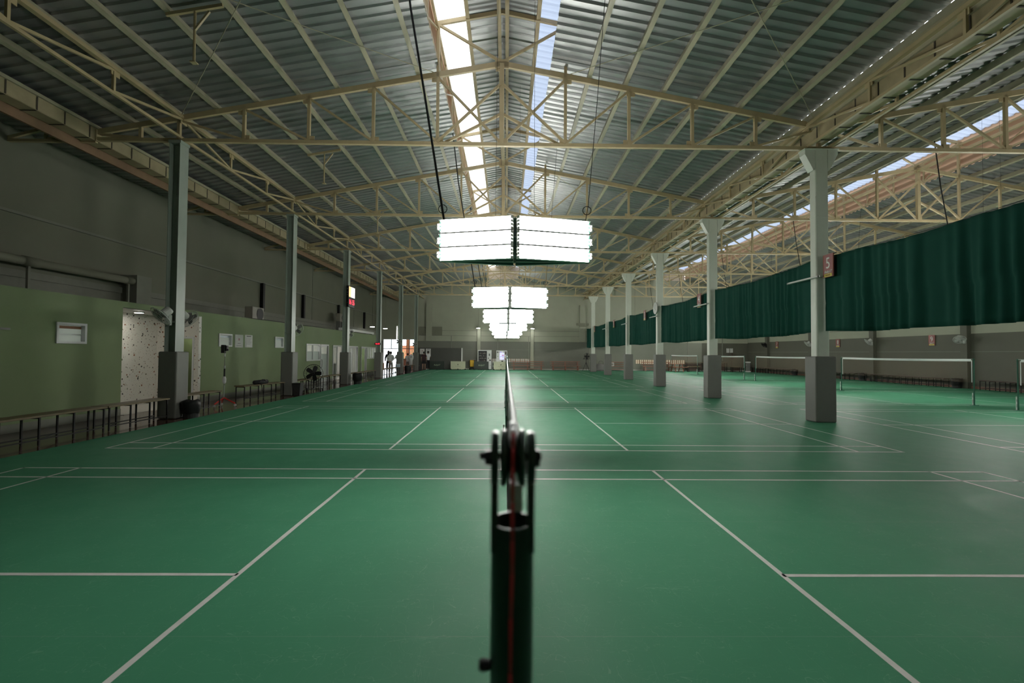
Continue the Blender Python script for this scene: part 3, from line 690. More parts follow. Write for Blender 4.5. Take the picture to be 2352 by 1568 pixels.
# foreground post, its pulley head close to the lens
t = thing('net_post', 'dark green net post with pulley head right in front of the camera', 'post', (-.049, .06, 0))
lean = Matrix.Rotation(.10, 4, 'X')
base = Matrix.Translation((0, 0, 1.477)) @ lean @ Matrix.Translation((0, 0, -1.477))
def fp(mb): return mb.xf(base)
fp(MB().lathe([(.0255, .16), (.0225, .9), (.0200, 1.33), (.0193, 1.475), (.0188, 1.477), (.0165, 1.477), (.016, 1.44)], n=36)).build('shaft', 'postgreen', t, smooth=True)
for p in t.children[0].data.polygons: p.use_smooth = len(p.vertices) == 4
MB().lathe([(.10, .0), (.10, .015), (.032, .03), (.032, .17)], (0, -.135, 0), n=24).build('base_plate', 'postgreen', t)
fp(MB().lathe([(.0158, 1.40), (.0158, 1.462)], n=24)).build('inner_plug', 'rubber', t)
for q in (-1, 1):
    MB().box(q*.0163, -.001, 1.492, .0062, .020, .080).lathe([(.001, -.0034), (.0235, -.0034), (.0245, 0), (.0235, .0034), (.001, .0034)], (q*.0163, .002, 1.533), 'X', 28).build('fork_plate', 'postgreen', t)
MB().lathe([(.012, -.0112), (.0250, -.0110), (.0258, -.0080), (.0240, -.0052), (.0150, -.0032), (.0150, .0032), (.0240, .0052), (.0258, .0080), (.0250, .0110), (.012, .0112)], (0, .004, 1.533), 'X', 36).build('pulley', 'postgreen', t, smooth=True)
MB().tube((-.0305, .002, 1.5345), (.026, .002, 1.5345), .0035, n=12).build('axle_bolt', 'black', t)
MB().lathe([(.0075, -.0255), (.0075, -.0195)], (0, .002, 1.5335), 'X', 6).build('bolt_nut', 'black', t)
MB().lathe([(.0085, .0195), (.0085, .0245)], (0, .002, 1.533), 'X', 6).build('bolt_head', 'black', t)
fp(MB().lathe([(.0045, -.030), (.006, -.026), (.0045, -.019)], (0, 0, 1.338), 'X', 10)).build('side_screw', 'black', t)
cordp = [(0, .075, 1.5565), (0, .02, 1.5585), (0, -.004, 1.556), (0, -.0155, 1.546), (-.0003, -.0205, 1.530), (-.0006, -.0215, 1.50)] + [tuple(base @ Vector((-.0008+.0006*math.sin(z*40), -.0235, z))) for z in (1.47, 1.44, 1.40, 1.35, 1.30, 1.2, 1.0, .8)]
MB().path(cordp[2:], .0017, n=8).build('red_cord', 'redcord', t, smooth=True)
MB().path([(0, .10, 1.549), (0, .05, 1.556), (0, .015, 1.5555), (0, .003, 1.553), (0, -.004, 1.546), (0, .002, 1.535)], .0036, n=10).build('net_rope', 'tape', t, smooth=True)
MB().path([(.003, .05, 1.545), (.0035, .045, 1.50), (.004, .04, 1.46)], .0022, n=8).build('rope_tail', 'tape', t, smooth=True)

# ------------------------------------------------------------------ curtains
def curtain(y0, y1, label, seed):
    rnd = random.Random(seed); L = y1-y0; n = int(L/.035); m = 16
    fr = [(rnd.uniform(2.2, 4.2), rnd.uniform(0, 6.3), .028) for _ in range(2)] + [(rnd.uniform(5, 9), rnd.uniform(0, 6.3), .017) for _ in range(3)] + [(rnd.uniform(.5, 1.2), rnd.uniform(0, 6.3), .03)]
    mb = MB()
    for i in range(n+1):
        y = L*i/n; s_ = math.sin(PI*i/n)
        zt = 4.05 - .10*s_ + .012*math.sin(y*3+seed); zb = 2.21 - .06*s_ + .012*math.sin(y*2.3+seed)
        for j in range(m+1):
            f = j/m; z = zt + (zb-zt)*f; amp = .35 + .8*f if f < .62 else .55 + .75*(f-.3)
            ph = .0 if f < .62 else .5
            d = sum(a*math.sin(k*2*PI/1.6*y + p + ph*k*.25 + .35*f*math.sin(k)) for k, p, a in fr)*amp*min(1, 6*min(i/n, 1-i/n)+.15)
            mb.v.append((d + (.008 if .58 < f < .66 else 0), y + (.0 if s_ > .1 else .0), z))
    mb.f = [(i*(m+1)+j, (i+1)*(m+1)+j, (i+1)*(m+1)+j+1, i*(m+1)+j+1) for i in range(n) for j in range(m)]
    t = thing('curtain', label, 'curtain', (7.74, y0, 0), 0, 'green dividing curtains')
    o = mb.build('cloth', 'curtain', t, smooth=True)
    sm = o.modifiers.new('thickness', 'SOLIDIFY'); sm.thickness = .004
    wire = [(0, L*i/12, 4.065 - .10*math.sin(PI*i/12)) for i in range(13)]
    MB().path(wire, .005, n=5).build('hanging_wire', 'black', t)
cn = ['first and nearest bay, at the right picture edge', 'second bay', 'third bay', 'fourth bay', 'fifth bay', 'sixth bay', 'last bay, ending at the far wall']
for k in range(7):
    a = COLY[k-1]+.14 if k else COLY[0]-5.8; b = COLY[k]-.14 if k < 6 else YF-.05
    curtain(a, b, 'green pleated curtain along the right columns, ' + cn[k], k+1)

# ------------------------------------------------------------------ court number signs, unlit battens, clock
def sign(num, face, c, label, w_=.36, h_=.55, cap='Rally57'):
    t = thing('court_sign', label, 'sign', c, 0, 'court number signs')
    ax = (lambda a, d, z, sa, sd, sz: MB().box(a if face == '-Y' else d, d if face == '-Y' else a, z, sa if face == '-Y' else sd, sd if face == '-Y' else sa, sz))
    s = -1
    ax(0, 0, 0, w_, .018, h_).build('plate', 'signred', t)
    for q in (-1, 1): ax(q*(w_/2-.012), s*.011, 0, .01, .006, h_).build('plate_edge', 'cardboard', t)
    f = lambda a, z: (a, -.012, z) if face == '-Y' else (-.012, -a, z)
    text('number', num, .36*h_/.55*1.05, face, f(0, .05*h_/.55), 'signtext', t, 0, .85)
    text('lettering', cap, .085*h_/.55, face, f(0, -.145*h_/.55), 'signtext', t, .35)
    ax(0, s*.011, -.228*h_/.55, w_*.7, .005, .07*h_/.55).build('yellow_strip', 'yellowsign', t)
    ax(0, s*.0145, -.228*h_/.55, w_*.45, .002, .02*h_/.55).build('strip_print', 'signred', t)
    for q in (-1, 1): (MB().bar((0, q*w_*.3, h_/2-.03), (.125, q*w_*.3, h_/2+.025), .01, .01) if w_ < .39 else MB().lo(0, .035, q*w_*.3-.01, q*w_*.3+.01, h_/2-.05, h_/2-.02)).build('hook', 'black', t)
for num, y, txt in (('5', 10.47, 'beside the nearest column'), ('4', 17.83, 'beside the second column'), ('3', 25.05, 'between the third and fourth columns'), ('2', 32.4, 'between the fourth and fifth columns'), ('1', 39.6, 'before the last column')):
    sign(num, '-X', (7.62, y, 3.77), 'maroon sign with court number %s on the green curtain, %s' % (num, txt))
for num, y, txt in (('9', 24.75, 'nearest'), ('8', 31.95, 'second'), ('7', 39.3, 'furthest')):
    sign(num, '-X', (XR-.03, y, 2.5), 'maroon sign with court number %s on the right wall' % num, .40, .58)
for k in range(5):
    y = COLY[k]; t = thing('batten_light', 'unlit white tube batten across the curtain column, %s' % names[k], 'light', (7.50, y+.32 if k != 1 else y+.55, 3.54), 0, 'unlit battens on the curtain columns')
    MB().box(0, 0, 0, .035, 1.30, .05).build('batten', 'plastic', t, bevel=.006)
    MB().tube((-.035, -.58, -.01), (-.035, .58, -.01), .014).build('tube', 'white', t)
    for q in (-1, 1): MB().box(-.03, q*.60, -.006, .03, .03, .045).build('lamp_holder', 'greyplastic', t)
    MB().box(.02, -.32 if k != 1 else -.55, 0, .03, .06, .05).build('mount', 'greyplastic', t)
t = thing('wall_clock', 'round white wall clock on the third column by the curtain', 'clock', (7.50, COLY[2]-.05, 3.94))
MB().lathe([(.01, .0), (.30, .0), (.31, -.02), (.30, -.05), (.27, -.055)], (0, 0, 0), 'X', 32).build('rim', 'plastic', t)
MB().lathe([(.27, -.045), (.265, -.048)], (0, 0, 0), 'X', 32).build('dial', 'paper', t)
MB().bar((-.052, 0, 0), (-.052, -.10, -.10), .02, .006).build('hour_hand', 'black', t); MB().bar((-.054, 0, 0), (-.054, -.05, .19), .015, .006).build('minute_hand', 'black', t)
hm = MB()
for i in range(12): hm.box(-.050, .23*math.sin(i*PI/6), .23*math.cos(i*PI/6), .003, .02, .02)
hm.build('hour_marks', 'ink', t)

# ------------------------------------------------------------------ windows and doors of the left front
def frame_mb(y0, y1, z0, z1, d=.05, x0=-9.80, x1=-9.67):
    return MB().lo(x0, x1, y0, y1, z0, z0+d).lo(x0, x1, y0, y1, z1-d, z1).lo(x0, x1, y0, y0+d, z0+d, z1-d).lo(x0, x1, y1-d, y1, z0+d, z1-d)
def small_window(i, y0, y1, z0, z1):
    o = struct(frame_mb(y0, y1, z0, z1).build('window_%d' % i, 'alu'))
    MB().lo(-9.775, -9.765, y0+.04, y1-.04, z0+.04, z1-.04).build('pane', 'frost', o)
    zm = z0+.45*(z1-z0); MB().lo(-9.76, -9.745, y0+.05, y1-.05, zm-.012, zm+.012).build('rail', 'alu', o)
    MB().lo(-9.76, -9.75, y0+.06, y1-.06, z1-.13, z1-.07).build('blind', 'cardboard' if i == 1 else 'blue', o)
small_window(1, 9.57, 10.28, 1.76, 2.22); small_window(2, 15.13, 15.87, 1.77, 2.21); small_window(3, 18.86, 19.6, 1.77, 2.23)
def sliding_window(i, y0, y1, z0, z1, parts, frosted):
    o = struct(frame_mb(y0, y1, z0, z1, .06).build('window_%d' % i, 'alu'))
    for k in range(1, parts):
        y = y0+(y1-y0)*k/parts; MB().lo(-9.78, -9.69, y-.03, y+.03, z0+.05, z1-.05).build('mullion', 'alu', o)
    MB().lo(-9.76, -9.752, y0+.05, y1-.05, z0+.05, z1-.05).build('pane', 'glass', o)
    if frosted: MB().lo(-9.748, -9.744, y0+.06, y1-.06, z0+.05, z0+.47).build('frosted_film', 'frost', o)
sliding_window(4, 21.87, 23.50, 1.16, 2.0, 2, True); sliding_window(5, 31.5, 33.56, 1.14, 1.97, 4, False)
def door(i, y0, y1, z1, leafs, frosted, handle=False):
    o = struct(MB().lo(-9.81, -9.66, y0, y0+.06, 0, z1).lo(-9.81, -9.66, y1-.06, y1, 0, z1).lo(-9.81, -9.66, y0+.06, y1-.06, z1-.07, z1).build('door_%d' % i, 'alu'))
    n = leafs
    for k in range(n):
        a, b = y0+.07+(y1-y0-.14)*k/n, y0+.07+(y1-y0-.14)*(k+1)/n
        if k == 1 and i == 2: continue
        lf = frame_mb(a+.005, b-.005, .02, z1-.08, .06, -9.77, -9.72).build('door_leaf', 'alu', o)
        MB().lo(-9.75, -9.742, a+.06, b-.06, .08, z1-.14).build('pane', 'glass', lf)
        if frosted: MB().lo(-9.738, -9.734, a+.06, b-.06, .08, z1-.5).build('frosted_film', 'frost', lf)
    if handle: MB().path([(-9.72, y0+.14, .80), (-9.66, y0+.14, .80), (-9.66, y0+.14, 1.2), (-9.72, y0+.14, 1.2)], .012).build('door_handle', 'black', o)
door(1, 23.56, 24.62, 2.0, 1, True, True); door(2, 25.24, 26.9, 1.99, 2, False); door(3, 27.6, 29.5, 1.98, 2, False); door(4, 30.2, 31.4, 1.97, 1, False)
# alcove door frame, brown door leaf and down light
o = struct(MB().lo(-10.42, -10.37, 14.13, 14.29, 0, 2.06).lo(-9.89, -9.84, 14.13, 14.29, 0, 2.06).lo(-10.37, -9.89, 14.13, 14.29, 2.0, 2.06).build('door_5', 'alu'))
o = struct(MB().lo(-10.12, -9.84, 14.98, 15.03, 0, 2.0).build('door_6', 'doorbrown')); MB().lo(-10.17, -10.12, 14.97, 15.04, 0, 2.05).build('door_frame', 'white', o)
MB().lo(-10.17, -9.84, 14.97, 15.04, 2.0, 2.05).build('door_frame', 'white', o)
M['alcovelamp'] = mat('lit alcove lamp', (.9, .9, .9), .3, emit=((1, .94, .85), 150))
def ceiling_lamp(x, y, z, sx, sy, label, m):
    t = thing('ceiling_lamp', label, 'light', (x, y, z)); MB().lo(-sx/2-.02, sx/2+.02, -sy/2-.02, sy/2+.02, -.03, 0).build('lamp_frame', 'white', t)
    MB().lo(-sx/2, sx/2, -sy/2, sy/2, -.036, -.031).build('diffuser', m, t)
ceiling_lamp(-10.35, 12.6, 2.70, .14, .14, 'small lit downlight in the ceiling of the terrazzo alcove', 'alcovelamp')
ceiling_lamp(-10.2, 14.6, 2.70, .14, .14, 'small lit lamp in the passage behind the terrazzo alcove', 'alcovelamp')
for (y, l) in ((9.9, 'room behind the nearest small window'), (16.2, 'room behind the notices'), (19.3, 'room behind the second left column'), (22.8, 'room with the frosted window'), (27.4, 'room with the open sliding door'), (32.0, 'furthest room on the left')):
    ceiling_lamp(-11.0, y, 2.70, .3, 1.2, 'lit ceiling lamp in the ' + l, 'officelamp')
# things seen inside the rooms
t = thing('desk', 'small brown desk inside the room with the open sliding door', 'desk', (-10.6, 26.2, 0)); MB().lo(-.3, .3, -.5, .5, .70, .74).build('desk_top', 'redwood', t)
for a in (-.26, .26):
    for b in (-.46, .46): MB().lo(a-.025, a+.025, b-.025, b+.025, 0, .70).build('leg', 'redwood', t)
t = thing('counter', 'grey counter with dark machines seen through the sliding doors', 'counter', (-11.3, 28.3, 0)); MB().lo(-.35, .35, -.9, .9, 0, .86).build('body', 'greyplastic', t, bevel=.01); MB().lo(-.38, .38, -.93, .93, .86, .90).build('counter_top', 'white', t)
t = thing('coffee_machine', 'dark machine standing on the grey counter in the left room', 'machine', (-11.2, 28.1, .90)); MB().lo(-.2, .2, -.2, .2, 0, .38).build('body', 'black', t, bevel=.02); MB().lo(.2, .24, -.12, .12, .25, .32).build('spout', 'chrome', t)
t = thing('cabinet', 'low dark cabinet in the furthest room on the left', 'cabinet', (-10.5, 31.0, 0)); MB().lo(-.25, .25, -.3, .3, 0, .62).build('body', 'greyplastic', t, bevel=.01); MB().lo(.25, .262, -.27, .27, .05, .58).build('door', 'black', t)
# notices
def notice(c, face, w_, h_, label, extra=0, group='paper notices'):
    t = thing('notice', label, 'notice', c, 0, group); u = lambda a, d, z: {'+X': (d, a, z), '-X': (-d, -a, z), '-Y': (a, -d, z)}[face]
    def b(a0, a1, d0, d1, z0, z1, n, m):
        p, q = u(a0, d0, z0), u(a1, d1, z1); MB().lo(min(p[0], q[0]), max(p[0], q[0]), min(p[1], q[1]), max(p[1], q[1]), z0, z1).build(n, m, t)
    b(-w_/2, w_/2, 0, .008, -h_/2, h_/2, 'sheet', 'paper')
    if extra == 1:
        b(-.03*w_/.4, .03*w_/.4, .008, .010, .02, .10, 'picture', 'signred'); b(-.09, .09, .008, .010, -.09, -.075, 'picture', 'ink'); b(-.14*w_/.45, .14*w_/.45, .008, .010, -.17, -.16, 'text_line', 'ink')
    else:
        b(-w_*.3, w_*.3, .008, .010, h_*.36, h_*.43, 'heading', 'ink')
        for i in range(6): b(-w_*.4, w_*(.4-.1*(i % 3)), .008, .010, h_*(.24-.1*i), h_*(.255-.1*i), 'text_line', 'ink')
notice((-9.70, 16.31, 1.98), '+X', .50, .46, 'white notice with a small picture on the green wall, left of a pair', 1)
notice((-9.70, 16.93, 1.99), '+X', .50, .46, 'white notice full of text lines on the green wall, right of a pair')
# ------------------------------------------------------------------ things on and above the left rooms
t = thing('drain_pipe', 'fat grey pipe running along the upper left wall', 'pipe', (-11.9, 4.0, 3.80))
MB().tube((0, 0, 0), (0, 10.2, 0), .105, n=20).build('pipe_run', 'upper', t, smooth=True)
for y in (6.95, 10.0): MB().tube((0, y, 0), (0, y+.42, 0), .122, n=20).build('coupling', 'upper', t, smooth=True)
for y in (7.1, 10.1): MB().lo(-.03, .03, y-.03, y+.03, -.95, -.10).build('support', 'ledge', t)
t = struct(MB().lo(XL, -11.75, 14.25, 14.85, 2.845, 4.0).build('trim_left_pier', 'ledge'))
t = thing('wall_rungs', 'thin black rungs fixed to the upper left wall at the picture edge', 'ladder', (XL, 10.45, 4.0), 0)
for i in range(6): MB().tube((0, 0, .10*i), (.06, 0, .10*i), .008).tube((.06, -.02, .10*i), (.06, .30, .10*i), .008).build('rung', 'black', t)
t = thing('wall_hook_bar', 'short dark bar on the green wall at the left picture edge', 'bar', (-9.70, 8.35, 2.02)); MB().lo(0, .05, -.25, .28, -.02, .02).build('bar', 'greyplastic', t); MB().lo(0, .03, -.06, .06, -.05, .05).build('mount', 'greyplastic', t)
def ac(c, label, z):
    t = thing('air_conditioner', label, 'air conditioner', c); MB().lo(-.16, .16, -.45, .45, 0, .56).build('casing', 'acgrey', t, bevel=.02)
    MB().lathe([(.01, 0), (.23, 0), (.25, .015)], (.16, .12, .28), 'X', 24).build('fan_grille', 'black', t)
    for q in (-.35, .35): MB().lo(-.15, .15, q-.03, q+.03, -z, 0).build('foot', 'greyplastic', t)
    return t
ac((-10.6, 18.95, 2.895), 'beige air conditioner unit on the flat roof of the left rooms, nearer one', .045)
ac((-11.75, 32.0, 3.72), 'beige air conditioner unit up by the third left column', .875)
t = thing('cable_duct', 'white cable duct lying along the roof edge of the left rooms', 'duct', (-10.0, 27.3, 2.852)); MB().lo(-.14, .14, 0, 6.4, .06, .22).build('duct', 'white', t, bevel=.01)
for y in (.3, 2.4, 4.6, 6.1): MB().lo(-.1, .1, y-.04, y+.04, 0, .06).build('foot', 'ledge', t)
t = thing('cable_bundle', 'dark cables sagging along the roof edge of the left rooms', 'cable', (-9.9, 17.0, 2.86))
for k in range(3): MB().path([(-.1*k, y*.9, .012+.03*abs(math.sin(y*.7+k))) for y in range(11)], .011).build('cable', 'ledge' if k else 'rubber', t)
# benches
def bench(L, label, loc, rz, group, legm='black', top='wood', w_=.36, h_=.51, step=.62):
    t = thing('bench', label, 'bench', loc, rz, group)
    MB().lo(-w_, 0, 0, L, h_-.035, h_).build('seat', top, t, bevel=.004)
    n = max(2, int(round(L/step))+1); d = .03
    for i in range(n):
        y = .05+(L-.1)*i/(n-1)
        for x in (-.03, -w_+.03): MB().lo(x-.0125, x+.0125, y-.0125, y+.0125, 0, h_-.035).build('leg', legm, t)
        if i % 2: MB().bar((-.03, y-(L-.1)/(n-1), .10), (-w_+.03, y, .10), .02, .02).build('cross_brace', legm, t)
        MB().lo(-w_+.03, -.03, y-.01, y+.01, h_-.06, h_-.036).build('bearer', legm, t)
    for x in (-.03, -w_+.03): MB().lo(x-.01, x+.01, .05, L-.05, .09, .11).build('stretcher', legm, t)
    return t
g_ = 'plank benches along the left wall'
bench(3.85, 'long plank bench at the left picture edge', (-7.93, 5.0, 0), 0, g_)
bench(1.66, 'short plank bench in front of the terrazzo alcove, left of the column', (-7.95, 8.9, 0), 0, g_)
bench(1.45, 'plank bench just right of the nearest left column', (-8.07, 11.28, 0), 0, g_)
bench(2.05, 'plank bench with a black bag on it, left of the second column', (-8.42, 14.45, 0), -.16, g_)
bench(3.55, 'long plank bench behind the black floor fan', (-7.98, 17.2, 0), .05, g_)
bench(1.45, 'short plank bench in front of the third left column', (-8.2, 21.0, 0), 0, g_)
bench(4.6, 'long plank bench between the third and fourth left columns', (-8.0, 23.2, 0), 0, g_)
bench(5.0, 'plank bench between the fourth and fifth left columns', (-8.05, 29.3, 0), 0, g_)
bench(4.9, 'plank bench before the entrance, right of the fifth left column', (-8.1, 35.2, 0), 0, g_)
g_ = 'dark benches along the right wall'
for y, L, l in ((17.6, 4.1, 'at the right picture edge'), (23.45, 5.3, 'right of the first wall pilaster'), (29.6, 4.4, 'in the middle of the row'), (36.6, 7.0, 'furthest towards the corner')):
    bench(L, 'dark brown bench against the right wall, ' + l, (XR-.30, y, 0), 0, g_, 'black', 'darkwood', .34, .48, .45)
# bins and bags
def bag_bin(c, label, r=.2, h=.42):
    t = thing('trash_bin', label, 'bin', c, 0, 'bins lined with black bags'); rnd = random.Random(int(c[1]*10))
    MB().lathe([(r*.80, 0), (r*.84, h*.75), (r*.84, h*.76)], n=18).build('bucket', 'rubber', t)
    mb = MB(); n = 22; prof = [(r*.86, h*.25), (r*.98, h*.45), (r*1.05, h*.75), (r*1.0, h*.93), (r*.8, h), (r*.55, h*.93), (r*.3, h*.8)]
    for q, z in prof:
        for i in range(n):
            a = 2*PI*i/n; rr = q*(1+.028*math.sin(5*a+z*9)+.025*math.sin(3*a+2)); mb.v.append((rr*math.cos(a), rr*math.sin(a), z+.015*math.sin(4*a+q*20)))
    mb.f = [(j*n+i, j*n+(i+1) % n, (j+1)*n+(i+1) % n, (j+1)*n+i) for j in range(len(prof)-1) for i in range(n)] + [tuple((len(prof)-1)*n+i for i in range(n))]
    mb.build('bag', 'black', t, smooth=True)
bag_bin((-7.72, 10.95, 0), 'black bag lined bin at the foot of the nearest left column')
bag_bin((-7.60, 23.1, 0), 'black bag lined bin at the foot of the third left column', .24, .55)
bag_bin((-7.60, 35.0, 0), 'black bag lined bin at the foot of the fifth left column', .24, .6)
for y, l in ((22.95, 'nearest'), (29.2, 'second'), (36.2, 'furthest')): bag_bin((XR-.45, y, 0), 'black bag lined bin by the right wall benches, ' + l, .23, .5)
t = thing('trash_bin', 'square dark bin with lid at the foot of the second left column', 'bin', (-7.75, 16.75, 0)); MB().hexa([(-.11, -.11, 0), (.11, -.11, 0), (.11, .11, 0), (-.11, .11, 0), (-.15, -.15, .42), (.15, -.15, .42), (.15, .15, .42), (-.15, .15, .42)]).build('body', 'rubber', t); MB().lo(-.16, .16, -.16, .16, .42, .46).build('lid', 'black', t, bevel=.01)
t = thing('bag', 'black racket bag lying on the plank bench', 'bag', (-8.33, 15.25, .51), -.16)
MB().lathe([(.02, -.33), (.07, -.30), (.075, 0), (.07, .30), (.02, .33)], (0, 0, .075), 'Y', 14).build('body', 'cblack', t, smooth=True); MB().path([(.06, -.15, .10), (.09, -.05, .16), (.09, .08, .16), (.06, .16, .10)], .012).build('strap', 'black', t, smooth=True)
MB().path([(.075, -.2, .05), (.18, -.2, .01), (.20, -.19, -.1), (.20, -.18, -.22)], .012).build('strap', 'black', t)
# fans
def fan_head(t, r, blades, cage, blade, n_b=5, tilt=None):
    """guard centred on the local origin facing +X, then moved by tilt"""
    mt = tilt or Matrix()
    mb = MB().torus((0, 0, 0), r, .010, 'X', 36, 6).torus((.05, 0, 0), r*.72, .003, 'X', 30, 4).torus((-.05, 0, 0), r*.72, .003, 'X', 30, 4).torus((.06, 0, 0), r*.36, .003, 'X', 24, 4)
    for i in range(28):
        a = 2*PI*i/28; c, s = math.cos(a), math.sin(a)
        for q in (1, -1): mb.path([(q*.065, .06*c, .06*s), (q*.055, r*.6*c, r*.6*s), (0, r*c, r*s)], .0022, 4)
    mb.xf(mt).build('guard', cage, t)
    MB().lathe([(.05, -.06), (.055, 0), (.04, .05)], (0, 0, 0), 'X', 18).xf(mt).build('hub', blade, t)
    for i in range(n_b):
        a = 2*PI*i/n_b; bm = MB(); k = 5
        for j in range(k+1):
            q = .05+(r*.86-.05)*j/k; hw = r*(.06+.17*math.sin(PI*min(1, .15+.85*j/k)*.8))
            for s in (-1, 1): bm.v.append((s*hw*.28, q*math.cos(a)-s*hw*math.sin(a), q*math.sin(a)+s*hw*math.cos(a)))
        bm.f = [(2*j, 2*j+1, 2*j+3, 2*j+2) for j in range(k)]
        o = bm.xf(mt).build('blade', blade, t); so_ = o.modifiers.new('thickness', 'SOLIDIFY'); so_.thickness = .004
    MB().lathe([(.085, -.26), (.10, -.22), (.10, -.09), (.07, -.06)], (0, 0, 0), 'X', 18).xf(mt).build('motor', cage if cage != 'plastic' else 'plastic', t)
def wall_fan(label, loc, rz, m='plastic', r=.25, reach=.30, blade='greyplastic', pitch=.45, yaw=0):
    """mounted on a face whose outward normal is local +X"""
    t = thing('wall_fan', label, 'fan', loc, rz, 'wall fans')
    MB().lo(0, .10, -.06, .06, -.14, .12).build('wall_plate', m, t, bevel=.02)
    MB().bar((.08, 0, .02), (reach-.14, 0, .14), .05, .06).build('arm', m, t)
    fan_head(t, r, 5, m, blade, 5, Matrix.Translation((reach, 0, .06)) @ Matrix.Rotation(yaw, 4, 'Z') @ Matrix.Rotation(pitch, 4, 'Y'))
    return t
wall_fan('white wall fan on the near face of the nearest left column', (-8.13, 10.735, 2.36), -PI/2, pitch=.75, yaw=-.55)
wall_fan('white wall fan on the far face of the nearest left column', (-8.13, 11.065, 2.36), PI/2, pitch=.6, yaw=-.2)
wall_fan('white wall fan on the far face of the second left column', (-8.13, 17.015, 2.42), PI/2, r=.28, pitch=.25)
wall_fan('white wall fan on the far face of the third left column', (-8.13, 22.965, 2.5), PI/2, pitch=.25)
wall_fan('white wall fan on the near face of the fifth left column', (-8.13, 34.535, 2.35), -PI/2, pitch=.25)
wall_fan('white wall fan on the near face of the furthest left column', (-8.13, 40.485, 2.25), -PI/2, pitch=.25)
for y, l, yaw, m in ((22.8, 'nearest', .9, 'plastic'), (28.75, 'second', -.5, 'plastic'), (34.7, 'third', -.4, 'plastic'), (40.65, 'furthest, black', -.2, 'black')):
    wall_fan('%s wall fan on the right wall pilasters, %s' % ('dark' if m == 'black' else 'white', l), (XR-.22, y-.1, 2.42), PI, m=m, pitch=.7, yaw=yaw, blade='black' if m == 'black' else 'plastic')
t = thing('floor_fan', 'black floor fan on a stand by the second left column', 'fan', (-7.86, 18.35, 0), -1.35)
fan_head(t, .36, 5, 'black', 'black', 5, Matrix.Translation((0, 0, .74)) @ Matrix.Rotation(-.12, 4, 'Y'))
MB().tube((-.10, 0, .12), (-.10, 0, .52), .028).build('stand_pole', 'black', t); MB().bar((-.1, 0, .5), (-.14, 0, .68), .08, .08).build('neck', 'black', t)
for a in (-.28, .28): MB().bar((a-.1, -.32, .10), (a-.1, .32, .10), .035, .02).build('base_bar', 'black', t)
MB().bar((-.38, 0, .10), (.18, 0, .10), .035, .02).build('base_bar', 'black', t)
for a in (-.38, .18):
    for b in (-.3, .3): MB().lo(a-.025, a+.025, b-.025, b+.025, 0, .092).build('foot', 'black', t)
# light stand with a black head on red folding legs
t = thing('equipment_stand', 'tall thin stand with black head, red legs and casters against green wall', 'stand', (-8.30, 13.2, 0))
MB().tube((0, 0, .22), (0, 0, .62), .014).build('pole', 'chrome', t); MB().tube((0, 0, .62), (0, 0, 1.5), .008).build('pole', 'greyplastic', t)
MB().tube((0, 0, .88), (0, 0, 1.10), .022).build('grip', 'black', t); MB().tube((0, 0, 1.11), (0, 0, 1.19), .026).build('clamp', 'chrome', t); MB().tube((0, 0, 1.46), (0, 0, 1.55), .02).build('clamp', 'chrome', t)
MB().lathe([(.02, .66), (.045, .70), (.05, .80), (.035, .87)], n=10).build('cloth_wrap', 'cwhite', t)
MB().lo(-.07, .03, -.09, .02, 1.56, 1.80).lo(-.02, .07, -.04, .06, 1.62, 1.78).build('head', 'black', t, bevel=.015); MB().lo(-.10, -.07, -.04, .02, 1.70, 1.75).lo(.07, .10, -.02, .03, 1.64, 1.68).build('knob', 'black', t)
for a in (0.2, 2.3, 4.4):
    MB().bar((0, 0, .26), (.30*math.cos(a), .30*math.sin(a), .09), .022, .03).build('leg', 'red', t)
    k = MB().lathe([(.035, -.012), (.04, 0), (.035, .012)], (.30*math.cos(a), .30*math.sin(a), .04), 'Y', 14).build('caster', 'plastic', t)
# displays on columns
t = thing('display_board', 'lit display board with red 16 55 digits on the third left column', 'display', (-7.93, 22.95, 4.40))
MB().lo(-.10, .02, -.47, .47, -.54, .52).build('case', 'black', t, bevel=.01)
MB().lo(.02, .028, -.12, .43, -.03, .48).build('screen', 'ledwhite', t); MB().lo(.02, .028, -.43, -.121, -.03, .48).build('screen', 'ledorange', t)
text('digits', '16 55', .36, '+X', (.023, 0, -.285), 'led', t, 0, 1.02)
for z in (.36, .18, .06, -.33): MB().lo(-.05, -.03, -.482, -.47, z-.012, z+.012).build('indicator', 'plastic' if z > 0 else 'orange', t)
MB().lo(-.10, -.06, -.1, .1, -.2, .2).build('mount', 'black', t)
t = thing('led_clock', 'small red led clock on the near side of the fourth left column', 'clock', (-8.13, 28.56, 2.13)); MB().lo(-.19, .19, -.06, .0, -.065, .065).build('case', 'black', t)
text('digits', '16:55', .13, '-Y', (0, -.062, 0), 'led', t); MB().lo(-.04, .04, 0, .04, -.03, .03).build('mount', 'black', t)
t = thing('batten_light', 'lit vertical tube batten on the fifth left column', 'light', (-8.36, 34.55, 2.97)); MB().lo(-.03, .03, -.0, .04, -.62, .62).build('batten', 'white', t); MB().tube((0, -.03, -.60), (0, -.03, .60), .017).build('tube', 'bar', t); MB().lo(.02, .10, .0, .04, -.05, .05).build('mount', 'greyplastic', t)
